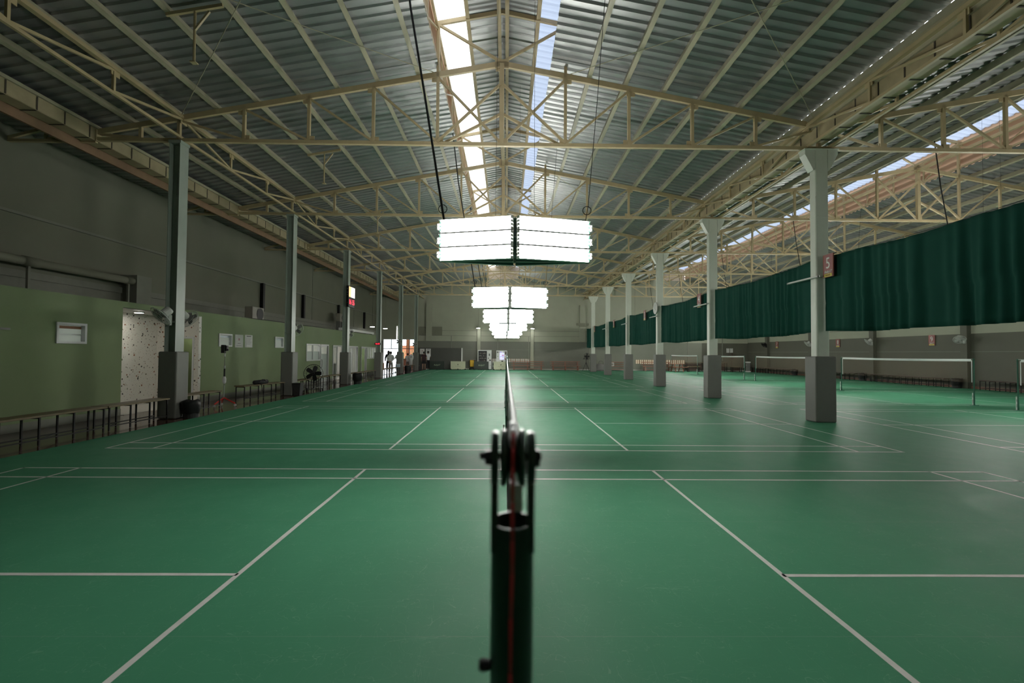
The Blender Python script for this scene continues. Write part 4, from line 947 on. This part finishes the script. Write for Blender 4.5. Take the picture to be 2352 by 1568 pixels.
# pendant lamps
def pendant(x, y, z, top, label):
    t = thing('pendant_lamp', label, 'light', (x, y, z), 0, 'small hanging lamps'); MB().tube((0, 0, .09), (0, 0, top-z), .006, n=5).build('cable', 'black', t)
    MB().lathe([(.20, 0), (.21, .02), (.07, .10), (.03, .13)], n=16).build('lamp_shade', 'white', t); MB().lathe([(.02, -.03), (.16, -.022), (.18, .0)], n=16).build('bulb', 'lamp', t)
pendant(-2.75, 43.35, 3.95, roofz(-2.75)-.02, 'lit hanging lamp in front of the far wall, left of centre')
pendant(2.43, 43.35, 3.95, roofz(2.43)-.02, 'lit hanging lamp in front of the far wall, right of centre')
pendant(-10.9, 40.8, 3.72, 7.10, 'lit hanging lamp over the entrance, right of two'); pendant(-11.3, 38.2, 3.72, 7.10, 'lit hanging lamp over the entrance, left of two')
pendant(12.2, 43.35, 3.95, roofz(12.2, RID2)-.02, 'lit hanging lamp behind the curtain over the left end of the window strip'); pendant(18.6, 43.35, 3.95, roofz(18.6, RID2)-.02, 'lit hanging lamp behind the curtain right of the window strip')

# ------------------------------------------------------------------ far wall: partition, boards, machines, benches
t = thing('partition_panel', 'dark grey partition panel with white end post in front of the far wall', 'partition', (-6.35, 43.72, 0)); MB().lo(-2.08, 1.98, -.05, .05, .0, 2.06).build('panel', 'panel', t); MB().lo(1.98, 2.10, -.07, .07, 0, 2.06).build('end_post', 'white', t)
notice((-8.10, 43.665, 1.70), '-Y', .44, .52, 'notice with a picture on the dark partition, left of a pair', 1)
notice((-7.52, 43.665, 1.70), '-Y', .46, .54, 'notice with text on the dark partition, right of a pair')
def barrier(x, kind, label):
    t = thing('court_barrier', label, 'barrier', (x, 42.95, 0), 0, 'folding court barriers by the far wall')
    m = 'boardgreen' if kind == 'g' else 'cream'
    for s in (-1, 1): MB().lo(min(0, s*.69)+(.003 if s > 0 else 0), max(0, s*.69)-(.003 if s < 0 else 0), -.02, .02, .05, .80).build('panel', m, t)
    for a in (-.68, 0, .68): MB().lathe([(.05, -.03), (.06, 0), (.05, .03)], (a, 0, .06), 'Y', 14).build('wheel', 'black', t)
    for a in (-.66, .66): MB().lo(a-.06, a+.06, -.16, .16, .045, .075).build('foot', 'black', t)
    if kind == 'g': text('lettering', 'Rally57', .20, '-Y', (0, -.022, .44), 'creamink', t, .3)
    else:
        text('lettering', 'STAY IN THE RALLY', .062, '-Y', (0, -.022, .33), 'darkink', t)
        mb = MB()
        for a in (-.5, 0, .5): mb.bar((.02*math.sin(a), -.022, .47), (.10*math.sin(a), -.022, .47+.09*math.cos(a)), .006, .035)
        mb.lathe([(.022, -.003), (.028, 0), (.022, .003)], (0, -.022, .455), 'Y', 12).build('emblem', 'darkink', t)
barrier(-6.58, 'g', 'dark green barrier with pale Rally57 lettering, by the partition'); barrier(-4.60, 'c', 'cream barrier with small emblem, left of the yellow trash bag')
barrier(-2.41, 'g', 'dark green barrier with pale Rally57 lettering, before the black vending machine'); barrier(-.56, 'c', 'cream barrier with small emblem, before the screen vending machine')
t = thing('vending_machine', 'white vending machine with black glass front by the far wall', 'machine', (-2.13, 43.75, 0))
MB().lo(-.66, .66, -.35, .35, .06, 1.88).build('cabinet', 'white', t, bevel=.015); MB().lo(-.64, .64, -.33, .33, 0, .06).build('plinth', 'black', t); MB().lo(-.58, .22, -.362, -.35, .20, 1.80).build('glass_front', 'black', t)
for i in range(6):
    sh = MB().lo(-.55, .19, -.372, -.362, .34+.235*i, .352+.235*i).build('shelf', 'greyplastic', t); rnd = random.Random(i)
    for k in range(7): MB().lo(-.52+.1*k, -.47+.1*k, -.372, -.363, .355+.235*i, .42+.235*i+rnd.uniform(0, .05)).build('product', rnd.choice(['greyplastic', 'darkwood', 'rubber', 'acgrey']), sh)
MB().lo(.40, .52, -.36, -.35, 1.32, 1.54).build('keypad', 'ink', t); MB().lo(.32, .40, -.36, -.35, 1.06, 1.15).build('coin_slot', 'black', t); MB().lo(.45, .60, -.37, -.35, .86, .96).build('card_reader', 'black', t); MB().lo(.49, .54, -.362, -.35, .99, 1.03).build('button', 'red', t); MB().lathe([(.03, -.36), (.035, -.35)], (.55, 0, .42), 'Y', 12).build('lock', 'acgrey', t)
t = thing('vending_machine', 'white vending machine with lit lilac screen by the far wall', 'machine', (-.50, 43.75, 0))
MB().lo(-.52, .52, -.35, .35, .06, 1.86).build('cabinet', 'white', t, bevel=.015); MB().lo(-.5, .5, -.33, .33, 0, .06).build('plinth', 'black', t)
sc_ = MB().lo(-.20, .24, -.36, -.35, .98, 1.77).build('screen', 'screen', t)
MB().lo(-.20, .24, -.363, -.360, 1.62, 1.77).build('screen_header', 'ink', sc_)
for (a, b, c, d, m) in ((-.17, -.02, 1.64, 1.74, 'screen'), (0, .20, 1.66, 1.73, 'screenwhite'), (-.17, .21, 1.53, 1.58, 'screenwhite'), (-.16, -.04, 1.36, 1.43, 'screenwhite'), (.05, .19, 1.36, 1.43, 'red'), (-.14, .2, 1.12, 1.17, 'screenwhite'), (.05, .2, 1.22, 1.26, 'acgrey'), (-.16, 0, 1.00, 1.05, 'screenwhite')): MB().lo(a, b, -.366, -.363, c, d).build('screen_tile', m, sc_)
MB().lo(.30, .46, -.36, -.35, 1.46, 1.76).build('dark_panel', 'darkwood', t); MB().lo(.31, .38, -.365, -.35, 1.02, 1.12).build('button', 'red', t); MB().lo(-.03, .14, -.36, -.35, .66, .88).build('delivery_slot', 'black', t); MB().lo(.25, .38, -.37, -.35, .70, .80).build('card_reader', 'wood', t); MB().lo(-.42, -.26, -.36, -.35, .64, .78).build('flap', 'greyplastic', t); MB().lathe([(.07, -.36), (.08, -.35)], (-.38, 0, 1.68), 'Y', 14).build('camera', 'greyplastic', t); MB().lo(-.41, -.34, -.36, -.35, 1.26, 1.32).build('label', 'leaf', t)
t = thing('crate_shelf', 'small white two level shelf between the vending machines', 'shelf', (-1.24, 43.55, 0))
for a in (-.13, .13):
    for b in (-.2, .2): MB().lo(a-.012, a+.012, b-.012, b+.012, 0, .74).build('leg', 'white', t)
for z in (.06, .37, .72): MB().lo(-.14, .14, -.21, .21, z, z+.02).build('shelf', 'white', t)
for z, l in ((.08, 'lower'), (.39, 'upper')):
    k = thing('crate', 'dark crate on the %s level of the small white shelf' % l, 'crate', (-1.24, 43.55, z)); MB().lo(-.11, .11, -.18, .18, 0, .24).build('box', 'rubber', k, bevel=.01); MB().lo(-.10, .10, -.185, -.18, .18, .20).build('handle', 'greyplastic', k)
t = thing('cleaning_trolley', 'cleaning trolley with yellow bag by the far wall', 'trolley', (-3.30, 43.5, 0))
MB().lo(-.26, .32, -.22, .22, .10, .16).build('base', 'black', t); MB().hexa([(-.20, -.20, .28), (.16, -.20, .28), (.16, .2, .28), (-.20, .2, .28), (-.22, -.22, .92), (.20, -.22, .92), (.20, .22, .92), (-.22, .22, .92)]).build('bag', 'yellow', t, bevel=.05); MB().lo(-.26, .38, -.24, .24, .93, .99).build('lid', 'greyplastic', t, bevel=.01)
for a in (-.24, .30):
    MB().tube((a, .2, .16), (a, .2, .93), .015).build('upright', 'greyplastic', t)
    for b in (-.18, .18): MB().lathe([(.045, -.015), (.05, 0), (.045, .015)], (a, b, .05), 'Y', 12).build('wheel', 'black', t)
def bleacher(x, L, label, y=43.5):
    t = thing('spectator_bench', label, 'bench', (x, y, 0), 0, 'reddish wooden benches by the far wall')
    MB().lo(0, L, -.45, -.12, .40, .45).build('seat', 'redwood', t); MB().lo(.1, L-.1, -.30, .0, .12, .16).build('foot_rail', 'redwood', t)
    MB().lo(0, L, .16, .20, .78, .84).build('back_rail', 'redwood', t); MB().lo(0, L, .16, .20, .58, .63).build('back_rail', 'redwood', t)
    n = max(2, int(L/1.4)+1)
    for i in range(n):
        a = .25+(L-.5)*i/(n-1)
        for y_, h in ((-.40, .40), (.12, .82)): MB().lo(a-.035, a+.035, y_-.03, y_+.03, 0, h).build('leg', 'redwood', t)
        MB().lo(a-.03, a+.03, -.42, .14, .34, .40).build('bearer', 'redwood', t)
    return t
bleacher(.42, 3.1, 'reddish wooden bench with back rails just right of the net, far wall'); bleacher(4.15, 2.85, 'reddish wooden bench with back rails near the curtain end, far wall')
bleacher(9.6, 1.9, 'reddish wooden bench with a white box on it, between two curtain columns'); bleacher(12.9, 2.9, 'reddish wooden bench under the left part of the glowing window strip')
t = thing('cardboard_box', 'white printed box standing on the reddish bench', 'box', (9.95, 43.2, .45)); MB().lo(-.2, .2, -.14, .14, 0, .34).build('box', 'paper', t); MB().lo(-.05, .14, -.143, -.14, .06, .26).build('print', 'acgrey', t)
t = thing('picnic_table', 'reddish picnic table right of the column, under the window strip', 'table', (16.0, 41.95, 0)); MB().lo(-.9, .35, -.35, .35, .70, .75).build('table_top', 'redwood', t)
for q in (-1, 1): MB().lo(-.9, .5, q*.62-.13, q*.62+.13, .42, .46).build('seat', 'redwood', t)
for a in (-.6, .1):
    MB().lo(a-.04, a+.04, -.75, .75, .37, .42).build('bearer', 'redwood', t)
    for q in (-1, 1): MB().bar((a, q*.6, 0), (a, q*.25, .70), .07, .05).build('leg', 'redwood', t)
def table(x, y, L, label, h=.74, d=.5, g='dark tables in the far right corner'):
    t = thing('dark_table', label, 'table', (x, y, 0), 0, g); MB().lo(-L/2, L/2, -d/2, d/2, h-.04, h).build('table_top', 'wood', t)
    for a in (-1, 1):
        for b in (-1, 1): MB().lo(a*(L/2-.04)-.025, a*(L/2-.04)+.025, b*(d/2-.04)-.025, b*(d/2-.04)+.025, 0, h-.04).build('leg', 'black', t)
    MB().lo(-L/2+.06, L/2-.06, d/2-.06, d/2-.03, .12, h-.1).build('back_panel', 'darkwood', t)
table(17.9, 43.3, 1.7, 'dark table with wooden top right of the glowing window strip', .86); table(17.25, 41.9, 1.1, 'low dark bench table before the glowing window strip', .50, .4)
table(19.9, 43.3, 2.1, 'dark table with wooden top in the far right corner', .86); table(21.4, 42.3, .9, 'low dark bench table in the far right corner', .50, .4)
t = thing('pedestal_fan', 'dark pedestal fan in the far right corner behind the net', 'fan', (21.6, 43.5, 0), -1.8); fan_head(t, .36, 5, 'darkwood', 'darkwood', 4, Matrix.Translation((.12, 0, 1.45))); MB().tube((0, 0, .03), (0, 0, 1.4), .025).build('stand_pole', 'darkwood', t); MB().lathe([(.42, 0), (.40, .03), (.05, .05)], n=20).build('base', 'darkwood', t)
t = thing('pedestal_fan', 'black fan on a tripod beside the last curtain column', 'fan', (7.55, 43.35, 0), -1.2); fan_head(t, .33, 5, 'black', 'black', 4, Matrix.Translation((.12, .02, 1.35)))
MB().tube((0, 0, .62), (0, 0, 1.3), .022).build('stand_pole', 'black', t)
for a in (.4, 2.5, 4.6): MB().bar((0, 0, .80), (.36*math.cos(a), .36*math.sin(a), .0), .03, .03).build('leg', 'black', t)
MB().torus((-.05, -.2, 1.14), .06, .018, 'X', 16, 6).build('knob', 'black', t)
t = thing('covered_heap', 'low heap under a dark cover between the last two curtain columns', 'cover', (8.85, 43.3, 0)); MB().lathe([(.68, 0), (.64, .18), (.5, .42), (.32, .60), (.12, .66)], n=18).build('cover', 'greyplastic', t, smooth=True); MB().torus((.1, 0, .70), .22, .012, 'Y', 20, 5).build('loop', 'black', t)
t = thing('water_dispenser', 'slim white water dispenser in the far right corner', 'dispenser', (22.62, 42.5, 0)); MB().lo(-.14, .14, -.14, .14, .08, .86).build('body', 'greyplastic', t); MB().lo(-.17, .17, -.17, .17, .86, .97).build('top', 'white', t, bevel=.01); MB().lo(-.17, .17, -.17, .17, 0, .10).build('base', 'white', t, bevel=.01); MB().lo(-.17, -.14, -.03, .03, .62, .68).build('tap', 'chrome', t)
notice((21.55, YF, 2.02), '-Y', .28, .42, 'notice on the far wall corner behind the curtain, left of a pair'); notice((21.9, YF, 2.02), '-Y', .28, .42, 'notice on the far wall corner behind the curtain, right of a pair')
# window strips in the far wall
def strip(i, x0, x1, z0, z1, n):
    o = struct(MB().lo(x0, x1, YF+.02, YF+.12, z0, z0+.02).lo(x0, x1, YF+.02, YF+.12, z1-.02, z1).build('window_%d' % i, 'rust')); mb = MB()
    for k in range(n+1):
        a = x0+(x1-x0)*k/n; w_ = .035 if k % 2 == 0 else .018
        mb.lo(max(x0, a-w_), min(x1, a+w_), YF+.03, YF+.11, z0, z1)
    for f in (.28, .5, .76): mb.lo(x0, x1, YF+.05, YF+.09, z0+f*(z1-z0)-.014, z0+f*(z1-z0)+.014)
    mb.build('muntins', 'rust', o); MB().lo(x0, x1, YF+.065, YF+.070, z0, z1).build('pane', 'glass', o)
strip(7, 12.52, 17.35, .66, 1.06, 24); strip(8, -1.45, 2.2, .72, 1.07, 16)
# entrance glazing
o = struct(MB().lo(-12.0, -8.84, YF+.02, YF+.12, 2.84, 2.9).lo(-12.0, -11.94, YF+.02, YF+.12, 0, 2.84).lo(-8.90, -8.84, YF+.02, YF+.12, 0, 2.84).build('window_9', 'alu'))
for x in (-11.2, -9.45): MB().lo(x-.03, x+.03, YF+.03, YF+.11, 0 if x > -10 else 1.95, 2.84).build('mullion', 'greyplastic', o)
MB().lo(-11.94, -8.9, YF+.03, YF+.11, 1.92, 1.98).build('transom', 'greyplastic', o)
MB().lo(-11.94, -8.9, YF+.06, YF+.07, 1.98, 2.84).build('pane', 'glass', o); MB().lo(-9.42, -8.9, YF+.06, YF+.07, 0.05, 1.92).build('pane', 'glass', o)
# outside the entrance
struct(MB().lo(-30, 40, YF+.15, YF+16, -.12, -.02).build('ground', 'concrete'))
t = thing('porch_column', 'terracotta column outside the entrance', 'column', (-9.95, 46.0, -.02)); MB().lo(-.16, .16, -.16, .16, 0, 3.2).build('shaft', 'orange', t); MB().lo(-.2, .2, -.2, .2, 0, .2).build('base', 'orange', t)
struct(MB().lo(-13.0, -5.5, 55.0, 55.2, -.02, 2.4).build('wall_outside', 'orange')); struct(MB().lo(8, 22, 47.5, 47.7, -.02, 1.6).build('wall_outside', 'peach'))
struct(MB().lo(-4, 6, 47.5, 47.7, -.02, 1.6).build('wall_outside', 'concrete'))
t = thing('porch_beam', 'dark eave beam outside the entrance', 'beam', (-10.5, 48, 3.0)); MB().lo(-.9, 2.4, -.1, .1, 0, .14).build('beam', 'darkwood', t)
for a in (-.8, 2.3): MB().lo(a-.05, a+.05, -.05, .05, -3.02, 0).build('post', 'white', t)
def shrub(x, y, h, label):
    t = thing('shrub', label, 'shrub', (x, y, -.02), 0, 'shrubs outside the entrance'); rnd = random.Random(int(x*7)); mb = MB()
    for i in range(260):
        a, b, q = rnd.uniform(0, 2*PI), rnd.uniform(.25, 1), rnd.uniform(0, 1)**.5*.55*h; c = Vector((q*math.cos(a), q*math.sin(a), h*b)); d = Vector((rnd.uniform(-1, 1), rnd.uniform(-1, 1), rnd.uniform(-.6, .8))).normalized(); e = d.cross(Vector((.3, .2, 1))).normalized(); s = .10
        mb.quad(c-d*s, c+e*s*.5, c+d*s, c-e*s*.5)
    mb.build('foliage', 'leaf', t); MB().tube((0, 0, 0), (0, 0, h*.7), .03).build('stem', 'darkwood', t)
shrub(-8.6, 52.0, 2.4, 'taller green shrub outside the entrance'); shrub(-11.6, 53.0, 1.8, 'lower green shrub outside the entrance')
t = thing('counter', 'wooden counter just outside the entrance', 'counter', (-9.9, 45.2, -.02)); MB().lo(-.75, .75, -.3, .3, 0, .95).build('body', 'redwood', t); MB().lo(-.8, .8, -.35, .35, .95, 1.0).build('counter_top', 'wood', t)
t = thing('bottle', 'small white bottle on the counter outside the entrance', 'bottle', (-9.55, 45.1, .98)); MB().lathe([(.05, 0), (.05, .22), (.02, .30), (.02, .34)], n=14).build('body', 'plastic', t, smooth=True); MB().lathe([(.024, .34), (.024, .37)], n=12).build('cap', 'blue', t)
# things by the entrance benches
t = thing('cardboard_box', 'brown cardboard box standing on the bench by the fourth left column', 'box', (-8.25, 29.75, .51)); MB().lo(-.15, .15, -.28, .28, 0, .40).build('box', 'cardboard', t); MB().lo(-.151, .151, -.03, .03, .0, .401).build('packing_tape', 'wood', t)
t = thing('storage_box', 'pale blue plastic box on the bench before the fifth left column', 'box', (-8.12, 33.95, .51)); MB().lo(-.13, .13, -.2, .2, 0, .20).build('box', 'blue', t, bevel=.01); MB().lo(-.14, .14, -.21, .21, .20, .23).build('lid', 'white', t, bevel=.01)
t = thing('racket_bag', 'white racket shaped bag standing on the bench by the furthest left column', 'bag', (-8.3, 39.6, .51)); MB().lathe([(.10, .0), (.11, .45), (.17, .6), (.19, .78), (.14, .95), (.04, 1.02)], n=14).xf(Matrix.Diagonal((1, .35, .92, 1))).build('body', 'cwhite', t, smooth=True); MB().torus((0, -.07, .70), .06, .012, 'Y', 14, 5).build('handle', 'black', t)
t = thing('bag', 'pink bag on the floor by the child at the entrance', 'bag', (-8.62, 40.6, 0)); MB().lathe([(.09, 0), (.12, .08), (.10, .2), (.05, .26)], n=14).build('body', 'pink', t, smooth=True); MB().torus((0, 0, .27), .05, .01, 'Y', 14, 5).build('handle', 'pink', t)
t = thing('crate', 'small dark crate at the end of the furthest left bench', 'crate', (-8.1, 42.2, 0)); MB().lo(-.2, .2, -.2, .2, 0, .5).build('box', 'rubber', t, bevel=.01); MB().lo(-.12, .12, -.205, -.2, .36, .40).build('handle', 'greyplastic', t)
t = thing('planter_box', 'olive box standing by the wall left of the white hooded person', 'box', (-10.3, 35.6, 0)); MB().lo(-.18, .18, -.2, .2, 0, .9).build('body', 'cream', t); MB().lo(-.19, .19, -.21, .21, .9, .93).build('rim', 'wood', t)

# ------------------------------------------------------------------ people
def skin(name, verts, edges, m, parent, root=0):
    me = bpy.data.meshes.new(name); me.from_pydata([v[:3] for v in verts], edges, []); me.materials.append(M[m])
    o = bpy.data.objects.new(name, me); C.objects.link(o); o.parent = parent
    sk = o.modifiers.new('skin', 'SKIN'); sk.use_smooth_shade = True
    for i, v in enumerate(verts):
        r = v[3]; me.skin_vertices[0].data[i].radius = (r, r*(v[4] if len(v) > 4 else 1)); me.skin_vertices[0].data[i].use_root = (i == root)
    sb = o.modifiers.new('smooth', 'SUBSURF'); sb.levels = 1; sb.render_levels = 2
    return o
def person(label, loc, rz, h, shirt, legs, hair='hair', long_sleeve=False, shorts=False, arms='down', long_hair=False, hood=False):
    """built facing local +Y, standing on z = 0"""
    t = thing('person', label, 'person', loc, rz); k = h/1.70
    def J(x, y, z, r, f=1): return (x*k, y*k, z*k, r*k, f)
    el = {'down': ((.235, -.03, 1.13), (.235, .05, .90), (.23, .08, .80)), 'back': ((.27, -.10, 1.14), (.09, -.20, .97), (.02, -.20, .93)), 'front': ((.22, .08, 1.15), (.14, .28, 1.14), (.10, .36, 1.15))}[arms]
    V = [J(0, 0, .93, .105, .85), J(0, 0, 1.10, .105, .85), J(0, 0, 1.30, .125, .8), J(0, -.01, 1.43, .062), J(0, .01, 1.50, .052), J(0, .02, 1.58, .088, 1.1), J(0, .01, 1.66, .062, 1.1), J(0, .105, 1.565, .013)]
    E = [(0, 1), (1, 2), (2, 3), (3, 4), (4, 5), (5, 6), (5, 7)]
    def add(p, *q):
        V.append(J(*q)); E.append((p, len(V)-1)); return len(V)-1
    chains = {}
    for s in (-1, 1):
        sh = add(2, s*.165, 0, 1.385, .062); e = add(sh, s*el[0][0], el[0][1], el[0][2], .043); w_ = add(e, s*el[1][0], el[1][1], el[1][2], .030)
        hx, hy, hz = el[2]; pm = add(w_, s*(el[1][0]*.35+hx*.65), el[1][1]*.35+hy*.65, el[1][2]*.35+hz*.65, .036, .55)
        dv = Vector((s*(hx-el[1][0]), hy-el[1][1], hz-el[1][2])).normalized(); side = Vector((0, 1, 0)) if arms == 'down' else Vector((0, 0, 1))
        p0 = Vector(V[pm][:3])/k
        for f in range(4):
            a = p0 + dv*.05 + side*(.030-.020*f); b = a + dv*(.036, .042, .038, .028)[f]; c_ = b + dv*.022 + Vector((-s*.012, 0, 0))
            f1 = add(pm, *a, .009); f2 = add(f1, *b, .0085); add(f2, *c_, .007)
        th = add(pm, *(p0 + side*.045 + dv*.02), .0095); add(th, *(p0 + side*.058 + dv*.055), .008)
        hp = add(0, s*.080, 0, .86, .066); kn = add(hp, s*.10, .02, .49, .062); an = add(kn, s*.10, -.02, .09, .040); he = add(an, s*.10, .03, .045, .042, .8); add(he, s*.105, .16, .03, .034, .7)
        ear = add(5, s*.088, .01, 1.575, .016); chains[s] = (sh, e, w_, hp, kn, an)
    skin('body', V, E, 'skin', t)
    g = .016
    def cl(ids, edges, names, grow, m):
        idx = {i: n for n, i in enumerate(ids)}; vv = []
        for i in ids: v = V[i]; vv.append((v[0], v[1], v[2], v[3]+grow*k, v[4] if len(v) > 4 else 1))
        return vv, [(idx[a], idx[b]) for a, b in edges]
    ids = [0, 1, 2, 3]; ed = [(0, 1), (1, 2), (2, 3)]; ext = []
    for s in (-1, 1):
        sh, e, w_, *_ = chains[s]; ids += [sh, e]; ed += [(2, sh), (sh, e)]
        if long_sleeve: ids.append(w_); ed.append((e, w_))
    vv, ee = cl(ids, ed, 0, .028 if hood else .018, shirt)
    if not long_sleeve:
        for s in (-1, 1):
            i = ids.index(chains[s][1]); a = Vector(V[chains[s][0]][:3]); b = Vector(V[chains[s][1]][:3]); c_ = a.lerp(b, .75); vv[i] = (c_.x, c_.y, c_.z, .062*k, 1)
    vv.append((0, 0, .83*k, .165*k, .85)); ee.append((0, len(vv)-1)); vv[0] = (0, 0, .95*k, .155*k, .85); vv[1] = (0, 0, 1.10*k, .145*k, .9)
    skin('shirt', vv, ee, shirt, t, 1)
    if hood: MB().lathe([(.02, -.03), (.11, .0), (.12, .05), (.05, .09)], (0, -.09*k, 1.40*k), 'Z', 14).build('hood', shirt, t, smooth=True)
    ids = [0]; ed = []
    for s in (-1, 1):
        hp, kn, an = chains[s][3:]; ids += [hp, kn] + ([] if shorts else [an]); ed += [(0, hp), (hp, kn)] + ([] if shorts else [(kn, an)])
    vv, ee = cl(ids, ed, 0, .018, legs)
    vv[0] = (0, 0, .92*k, .140*k, .85); vv.append((0, 0, 1.0*k, .118*k, .85)); ee.append((0, len(vv)-1))
    for s in (-1, 1): i = ids.index(chains[s][3]); vv[i] = (s*.085*k, 0, .79*k, .090*k, 1.05)
    if shorts:
        for s in (-1, 1): i = ids.index(chains[s][4]); v = V[chains[s][4]]; vv[i] = (v[0], v[1], v[2]+.05*k, .085*k, 1)
    skin('shorts' if shorts else 'trousers', vv, ee, legs, t, 0)
    hb = MB().sphere((0, -.012*k, 1.615*k), .098*k, 1.12)
    hb.v = [(x, min(y, .045*k), z) for x, y, z in hb.v]; hb.build('hair', hair, t, smooth=True)
    if long_hair: MB().lathe([(.05*k, -.30*k), (.09*k, -.2*k), (.10*k, 0), (.06*k, .06*k)], (0, -.045*k, 1.56*k), 'Z', 14).build('hair', hair, t, smooth=True)
    for s in (-1, 1):
        MB().sphere((s*.034*k, .092*k, 1.595*k), .011*k, 1, 8, 6).build('eye', 'black', t)
        MB().hexa([(s*.10*k-.045, -.09*k, 0), (s*.10*k+.045, -.09*k, 0), (s*.105*k+.045, .22*k, 0), (s*.105*k-.045, .22*k, 0), (s*.10*k-.04, -.085*k, .075*k), (s*.10*k+.04, -.085*k, .075*k), (s*.105*k+.038, .20*k, .055*k), (s*.105*k-.038, .20*k, .055*k)]).build('shoe', 'white' if shirt != 'cdark' else 'darkwood', t, bevel=.015)
    MB().lo(-.022*k, .022*k, .095*k, .103*k, 1.53*k, 1.54*k).build('mouth', 'signred', t)
    return t
person('person in a white hooded top and grey trousers, hands behind the back, at the entrance', (-8.62, 33.8, 0), .0, 1.66, 'cwhite', 'cgrey', long_sleeve=True, arms='back', hood=True)
person('person with tied dark hair and black top, half hidden behind the white hooded person', (-9.35, 36.0, 0), .3, 1.72, 'cblack', 'cblack', long_sleeve=True, long_hair=True)
person('person in a pale top mostly hidden by the fifth left column at the entrance', (-8.75, 36.6, 0), .9, 1.66, 'cwhite', 'doorbrown' if 0 else 'cdark', hair='darkwood', arms='front')
person('short person in a loose white shirt and grey shorts seen from behind at the entrance', (-8.95, 41.2, 0), .0, 1.52, 'cwhite', 'cgrey', shorts=True)
person('person in a dark maroon shirt and shorts facing the notices on the partition', (-7.72, 42.5, 0), .15, 1.68, 'cdark', 'cblack', shorts=True)
person('person in a white shirt and black trousers reading the notices on the partition', (-7.45, 43.15, 0), .4, 1.74, 'cwhite', 'cblack', arms='front')
